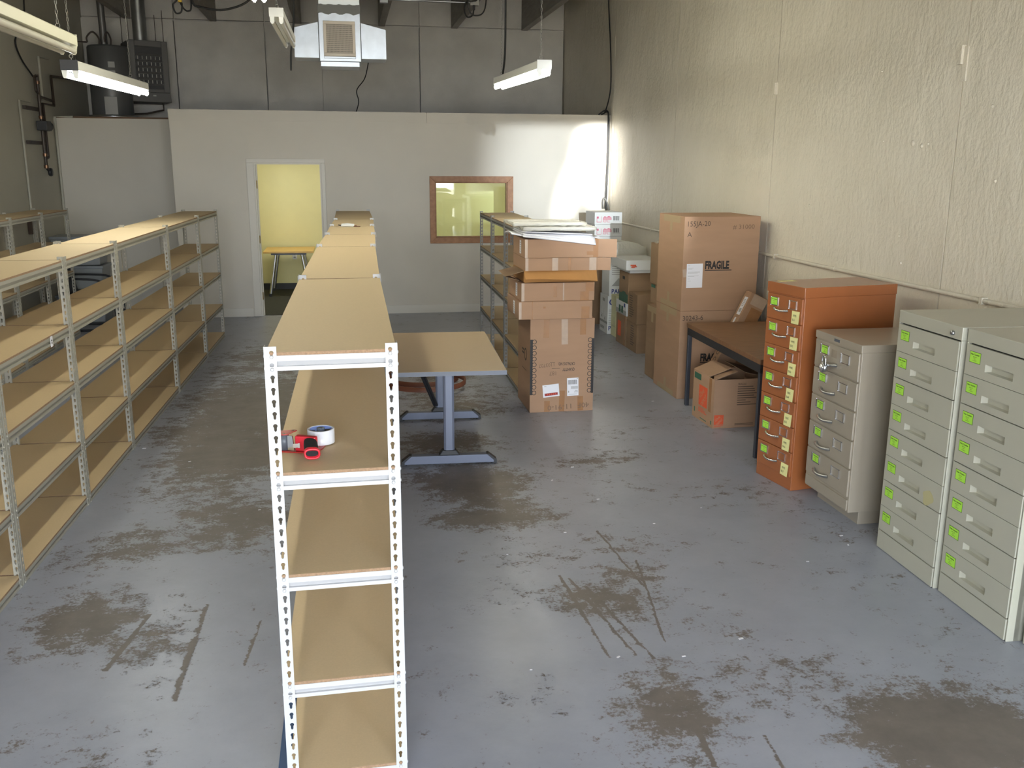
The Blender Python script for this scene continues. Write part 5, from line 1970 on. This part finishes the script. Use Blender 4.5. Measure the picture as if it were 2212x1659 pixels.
# ------------------------------------------------------------------ water heater, unit heater and gas pipes
t = thing('water_heater', 'dark grey water heater tank standing on the low storage roof', 'water heater', (-3.06, 12.15, 2.677))
g = G()
g.lathe([(0.0, 0.012), (0.275, 0.012), (0.285, 0.03), (0.285, 0.985), (0.27, 1.01), (0.0, 1.03)], 40)
g.obj('tank', M_TANK, t)
g = G()
g.lathe([(0.0, 0.0), (0.33, 0.0), (0.34, 0.05), (0.33, 0.05), (0.32, 0.01), (0.0, 0.011)], 36)
g.obj('drain_pan', M_STEEL, t)
for (a, z0, z1, m) in ((18, 0.52, 0.66, M_GREYPRINT), (18, 0.70, 0.78, M_GREYPRINT), (8, 0.05, 0.30, M_GREYPRINT)):
    g = G()
    vv = []
    wd = 0.085 if z1 < 0.4 else 0.045
    for i in range(7):
        an = math.radians(-90 + a) + (i / 6 - 0.5) * wd / 0.285 * 2
        vv += [(0.2865 * math.cos(an), 0.2865 * math.sin(an), z0), (0.2865 * math.cos(an), 0.2865 * math.sin(an), z1)]
    g.add(vv, [(2 * i, 2 * i + 2, 2 * i + 3, 2 * i + 1) for i in range(6)])
    g.obj('sticker', m, t)
g = G()
for (x0, x1) in ((-0.10, -0.26), (0.06, -0.02)):
    g.tube(smooth_path([(x0, -0.05, 1.02), (x0, -0.05, 1.12), ((x0 + x1) / 2, -0.05, 1.20), (x1, -0.05, 1.13), (x1, -0.05, 1.06)], 5), 0.012, 8)
g.tube([(-0.26, -0.05, 1.06), (-0.44, -0.05, 1.06), (-0.44, -0.05, 0.7)], 0.012, 8)
g.obj('water_pipe', M_PIPE, t)
g = G()
g.cyl((-0.06, 0.08, 1.02), (-0.08, 0.08, 2.25), 0.05, 16)
g.obj('flue', mat('flue_dark', (0.16, 0.16, 0.16), 0.4, metal=0.6), t)

t = thing('unit_heater', 'dark grey gas unit heater with louvres hanging beside the water heater', 'heater', (-2.560, 12.45, 2.944), 22)
g = G()
hwid = 0.275
g.box(-hwid, 0.02, 0.10, hwid, 0.60, 0.875)
g.hexa([(-hwid - 0.01, 0.0, 0.0), (hwid + 0.01, 0.0, 0.0), (hwid + 0.01, 0.62, 0.0), (-hwid - 0.01, 0.62, 0.0), (-hwid, 0.0, 0.14), (hwid, 0.0, 0.14), (hwid, 0.60, 0.14), (-hwid, 0.60, 0.14)])
for (a, b, c, d_) in ((-hwid, 0.14, -0.19, 0.875), (0.19, 0.14, hwid, 0.875), (-0.19, 0.79, 0.19, 0.875), (-0.19, 0.14, 0.19, 0.19)):
    g.box(a, 0.0, b, c, 0.03, d_)
g.obj('casing', M_HEAT, t, bevel=0.008)
g = G()
g.box(-0.19, 0.019, 0.19, 0.19, 0.022, 0.79)
g.obj('opening', M_BLKPL, t)
for k in range(6):
    g = G()
    z = 0.235 + 0.085 * k
    g.hexa([(-0.19, 0.004, z), (0.19, 0.004, z), (0.19, 0.018, z + 0.028), (-0.19, 0.018, z + 0.028), (-0.19, 0.002, z + 0.003), (0.19, 0.002, z + 0.003), (0.19, 0.016, z + 0.031), (-0.19, 0.016, z + 0.031)])
    g.obj('louvre', M_HEAT, t)
g = G()
for i in range(6):
    for k in range(5):
        g.box(-0.158 + 0.062 * i, 0.008, 0.27 + 0.085 * k, -0.150 + 0.062 * i, 0.019, 0.315 + 0.085 * k)
g.obj('fins', mat('fin_metal', (0.34, 0.34, 0.32), 0.35, metal=0.7), t)
g = G()
g.box(0.02, -0.002, 0.085, 0.065, 0.0, 0.105)
g.obj('badge', M_GREYPRINT, t)
g = G()
g.cyl((-0.04, 0.30, 0.87), (-0.04, 0.30, 2.0), 0.10, 24)
g.cyl((-0.04, 0.30, 1.20), (-0.04, 0.30, 1.23), 0.104, 24)
g.obj('flue', mat('flue_metal', (0.30, 0.31, 0.31), 0.35, metal=0.8), t)
g = G()
for (x, y) in ((-0.25, 0.05), (0.24, 0.05), (-0.25, 0.57), (0.24, 0.57)):
    g.cyl((x, y, 0.86), (x, y, 1.32), 0.005, 6)
g.obj('hanger_rod', M_PIPE, t)
g = G()
g.tube([(0.20, 0.2, 0.02), (0.20, 0.2, -0.10), (-0.05, 0.2, -0.16), (-0.35, 0.2, -0.18)], 0.014, 8)
g.obj('gas_pipe', M_PIPE, t)

t = thing('gas_piping', 'dark gas pipes with a regulator fixed to the left wall', 'pipes', (-3.645, 10.5, 0))
g = G()
g.tube([(0.06, 0.0, 1.98), (0.06, 0.0, 3.15)], 0.021, 10)
g.tube([(0.06, 0.13, 2.12), (0.06, 0.13, 2.80), (0.06, 0.62, 2.80), (0.06, 0.62, 3.18), (0.20, 1.4, 3.20)], 0.018, 10)
g.tube([(0.06, 0.13, 2.12), (0.06, 0.02, 2.10)], 0.018, 10)
g.tube([(0.06, 0.0, 2.88), (0.06, 0.52, 2.86)], 0.018, 10)
g.tube([(0.06, -0.10, 2.95), (0.06, -0.10, 3.12), (0.06, 0.02, 3.13)], 0.016, 8)
g.tube([(0.06, -0.10, 2.95), (0.06, 0.02, 2.90)], 0.016, 8)
g.obj('pipes', M_PIPE, t)
g = G()
g.box(0.02, -0.10, 2.455, 0.15, 0.10, 2.575)
g.cyl((0.085, 0.10, 2.515), (0.085, 0.19, 2.515), 0.062, 18)
g.cyl((0.085, 0.19, 2.515), (0.085, 0.23, 2.515), 0.045, 18)
g.obj('regulator', M_BLKPL, t, bevel=0.008)
for z in (2.30, 2.72):
    g = G()
    g.box(0.0, -0.50, z - 0.022, 0.04, 0.19, z + 0.022)
    for k in range(9):
        g.box(0.0395, -0.47 + 0.05 * k, z - 0.008, 0.0405, -0.44 + 0.05 * k, z + 0.008)
    g.obj('wall_bracket', M_PIPE, t)
g = G()
g.lathe([(0.0, -0.02), (0.05, -0.02), (0.055, 0.0), (0.05, 0.02), (0.0, 0.02)], 20, 0, T(0.08, 0.09, 1.93) @ RY(90))
g.tube([(0.06, 0.0, 1.99), (0.07, 0.05, 1.95)], 0.018, 8)
g.obj('gauge', M_BLK, t)
for z in (2.00, 2.15, 2.62, 3.05):
    g = G()
    g.cyl((0.06, 0.0, z - 0.02), (0.06, 0.0, z + 0.02), 0.028, 10)
    g.obj('fitting', M_COPPER, t)


def pipe_thing(name, label, cat, pts, r, m, group=None, part='pipe', n=10, sm=0):
    o = Vector(pts[0])
    P_ = [tuple(Vector(p) - o) for p in pts]
    g = G()
    g.tube(smooth_path(P_, sm) if sm else P_, r, n)
    ob = g.obj(name, m)
    ob.location = o
    return tag(ob, label, cat, group)


pipe_thing('wall_conduit', 'cream conduit on the left wall running down behind the shelves, left of the gas pipes', 'conduit', [(-3.645, 10.30, 2.80), (-3.645, 9.90, 2.80), (-3.645, 9.90, 0.0)], 0.014, M_CONDUIT, 'conduits on the left wall')
pipe_thing('wall_conduit', 'short cream conduit on the left wall above the gas pipes', 'conduit', [(-3.645, 11.28, 3.42), (-3.645, 10.86, 3.40), (-3.645, 10.86, 2.85)], 0.016, M_CONDUIT, 'conduits on the left wall')
pipe_thing('wall_conduit', 'cream conduit running down the corner beside the low storage wall', 'conduit', [(-3.40, 11.275, 2.665), (-3.635, 11.275, 2.665), (-3.635, 11.275, 0.0)], 0.017, M_CONDUIT, 'conduits on the left wall')
t = thing('wall_outlet', 'brown electrical box on the left wall behind the short cream shelves', 'outlet', (-3.66, 9.80, 1.26))
g = G()
g.box(0, -0.06, -0.08, 0.05, 0.06, 0.08)
g.obj('box', M_BROWNPRINT, t, bevel=0.004)
g = G()
for z in (-0.03, 0.03):
    g.cyl((0.05, 0, z), (0.054, 0, z), 0.018, 14)
g.obj('socket', M_BLKPL, t)

t = thing('wall_pipe', 'cream painted conduit running along the right wall above the cabinets', 'conduit', (3.928, -5.9, 1.292))
g = G()
g.cyl((0, 0, 0), (0, 16.05, 0), 0.0145, 12)
g.obj('pipe', M_ROUGH, t)
g = G()
for y in (3.4, 5.5, 7.95, 10.7, 14.1):
    g.box(-0.019, y - 0.012, -0.020, 0.022, y + 0.012, 0.020)
g.obj('clamp', M_ROUGH, t)
g = G()
for y in (6.75, 9.7, 12.8):
    g.cyl((0, y - 0.03, 0), (0, y + 0.03, 0), 0.018, 12)
g.obj('coupling', M_ROUGH, t)

# ------------------------------------------------------------------ cables
pipe_thing('hanging_cable', 'thin black cable running down the right wall onto the partition top', 'cable', [(3.93, 10.46, 4.95), (3.93, 10.46, 4.28), (3.93, 10.30, 3.65), (3.925, 10.22, 3.10), (3.90, 10.36, 2.80), (3.84, 10.34, 2.752)], 0.009, M_CABLE, 'black cables', sm=6)
t = thing('corner_cables', 'grey cables coming over the partition and down the right rear corner', 'cable', (3.90, 10.26, 0))
g = G()
g.tube(smooth_path([(-0.10, 0.10, 2.745), (-0.02, 0.06, 2.80), (0.02, 0.0, 2.74), (0.03, -0.005, 2.4), (0.025, -0.01, 1.9), (0.015, -0.02, 1.50), (0.02, -0.02, 1.0)], 6), 0.010, 8)
g.obj('cable', M_CABLE, t)
g = G()
g.tube(smooth_path([(-0.06, 0.09, 2.745), (0.0, 0.03, 2.78), (0.010, -0.012, 2.70), (0.012, -0.02, 2.2), (0.0, -0.03, 1.75), (-0.005, -0.03, 1.45)], 6), 0.008, 8)
g.obj('cable', M_CABLE, t)
g = G()
g.tube(smooth_path([(-0.035, -0.04, 1.45), (-0.04, -0.04, 1.55), (-0.02, -0.04, 1.60), (0.02, -0.05, 1.53), (0.035, -0.09, 1.42)], 6), 0.012, 8)
g.obj('loose_end', mat('grey_cable', (0.10, 0.10, 0.095), 0.6), t)
pipe_thing('hanging_cable', 'black cord dropping to the right lit strip light', 'cable', [(1.84, 6.55, 4.95), (1.83, 6.55, 3.60), (1.815, 6.50, 3.10), (1.78, 6.42, 2.885)], 0.010, M_CABLE, 'black cables', sm=6)
pipe_thing('hanging_cable', 'black cord with a loose plug dangling by the left side of the duct', 'cable', [(-0.21, 7.93, 4.95), (-0.215, 7.93, 3.8), (-0.235, 7.93, 3.45), (-0.268, 7.93, 3.22), (-0.278, 7.93, 3.03)], 0.010, M_CABLE, 'black cables', sm=6)
pipe_thing('hanging_cable', 'thin wire curling down the grey rear wall below the duct', 'cable', [(0.70, 13.19, 3.75), (0.68, 13.19, 3.61), (0.62, 13.19, 3.40), (0.49, 13.19, 3.22), (0.515, 13.19, 3.04), (0.45, 13.19, 2.82)], 0.008, M_CABLE, 'black cables', sm=6)
pipe_thing('hanging_cable', 'black cable on the left wall above the gas pipes', 'cable', [(-3.64, 10.52, 4.95), (-3.64, 10.5, 4.04), (-3.64, 10.35, 3.75), (-3.64, 10.0, 3.50), (-3.64, 10.15, 3.3), (-3.62, 10.47, 3.12)], 0.010, M_CABLE, 'black cables', sm=6)
pipe_thing('hanging_cable', 'black cable swagged under the ceiling left of the duct', 'cable', [(-1.42, 9.0, 4.22), (-1.40, 9.0, 3.86), (-1.30, 9.0, 3.80), (-1.05, 9.0, 3.78), (-0.76, 9.0, 3.90), (-0.60, 9.0, 4.22)], 0.012, M_CABLE, 'black cables', sm=6)
t = thing('cable_coil', 'black cable coil with a yellow plug hanging near the ceiling on the left', 'cable', (-1.56, 9.0, 3.80))
g = G()
g.tube(smooth_path([(0.02, 0, 0.42), (0.0, 0, 0.10), (-0.05, 0, 0.02), (-0.03, 0, -0.07), (0.03, 0, -0.06), (0.045, 0, 0.03), (0.02, 0, 0.06), (0.06, 0.01, -0.02), (0.11, 0.01, -0.045), (0.145, 0.01, 0.02), (0.14, 0.01, 0.42)], 6), 0.009, 8)
g.obj('cable', M_CABLE, t)
g = G()
g.box(0.005, -0.02, 0.045, 0.045, 0.02, 0.13)
g.obj('plug', mat('plug_yellow', (0.55, 0.36, 0.03), 0.5), t, bevel=0.004)

t = thing('ceiling_conduit', 'steel conduit with an outlet box under the rafters right of the duct', 'conduit', (0.84, 10.42, 4.18))
g = G()
g.cyl((0, 0, 0), (1.15, 0, -0.005), 0.013, 12)
g.obj('pipe', M_EMT, t)
g = G()
g.box(-0.055, -0.05, -0.05, 0.055, 0.05, 0.042)
g.obj('junction_box', M_EMT, t, bevel=0.005)
g = G()
g.box(1.15, -0.04, -0.045, 1.27, 0.04, 0.042)
ob = g.obj('outlet_box', M_GREYPRINT, t, bevel=0.005)
g = G()
g.box(1.185, -0.045, -0.10, 1.215, -0.015, -0.04)
g.tube(smooth_path([(1.20, -0.03, -0.09), (1.18, -0.03, -0.17), (1.11, -0.03, -0.19), (1.07, -0.03, -0.10), (1.10, -0.03, -0.01), (1.19, -0.05, 0.01), (1.24, -0.05, 0.03), (1.33, -0.05, 0.20)], 6), 0.010, 8)
g.obj('plug_cord', M_CABLE, ob)
pipe_thing('hanging_cable', 'short black cable loop under the rafters above the right strip light', 'cable', [(1.72, 8.6, 4.22), (1.74, 8.6, 3.82), (1.83, 8.6, 3.745), (1.93, 8.6, 3.83), (1.96, 8.6, 4.22)], 0.008, M_CABLE, 'black cables', sm=6)

for o in list(sc.objects):
    if o.parent is None and o.type in {'MESH', 'EMPTY'} and 'kind' not in o and 'label' not in o:
        print('UNLABELLED', o.name)
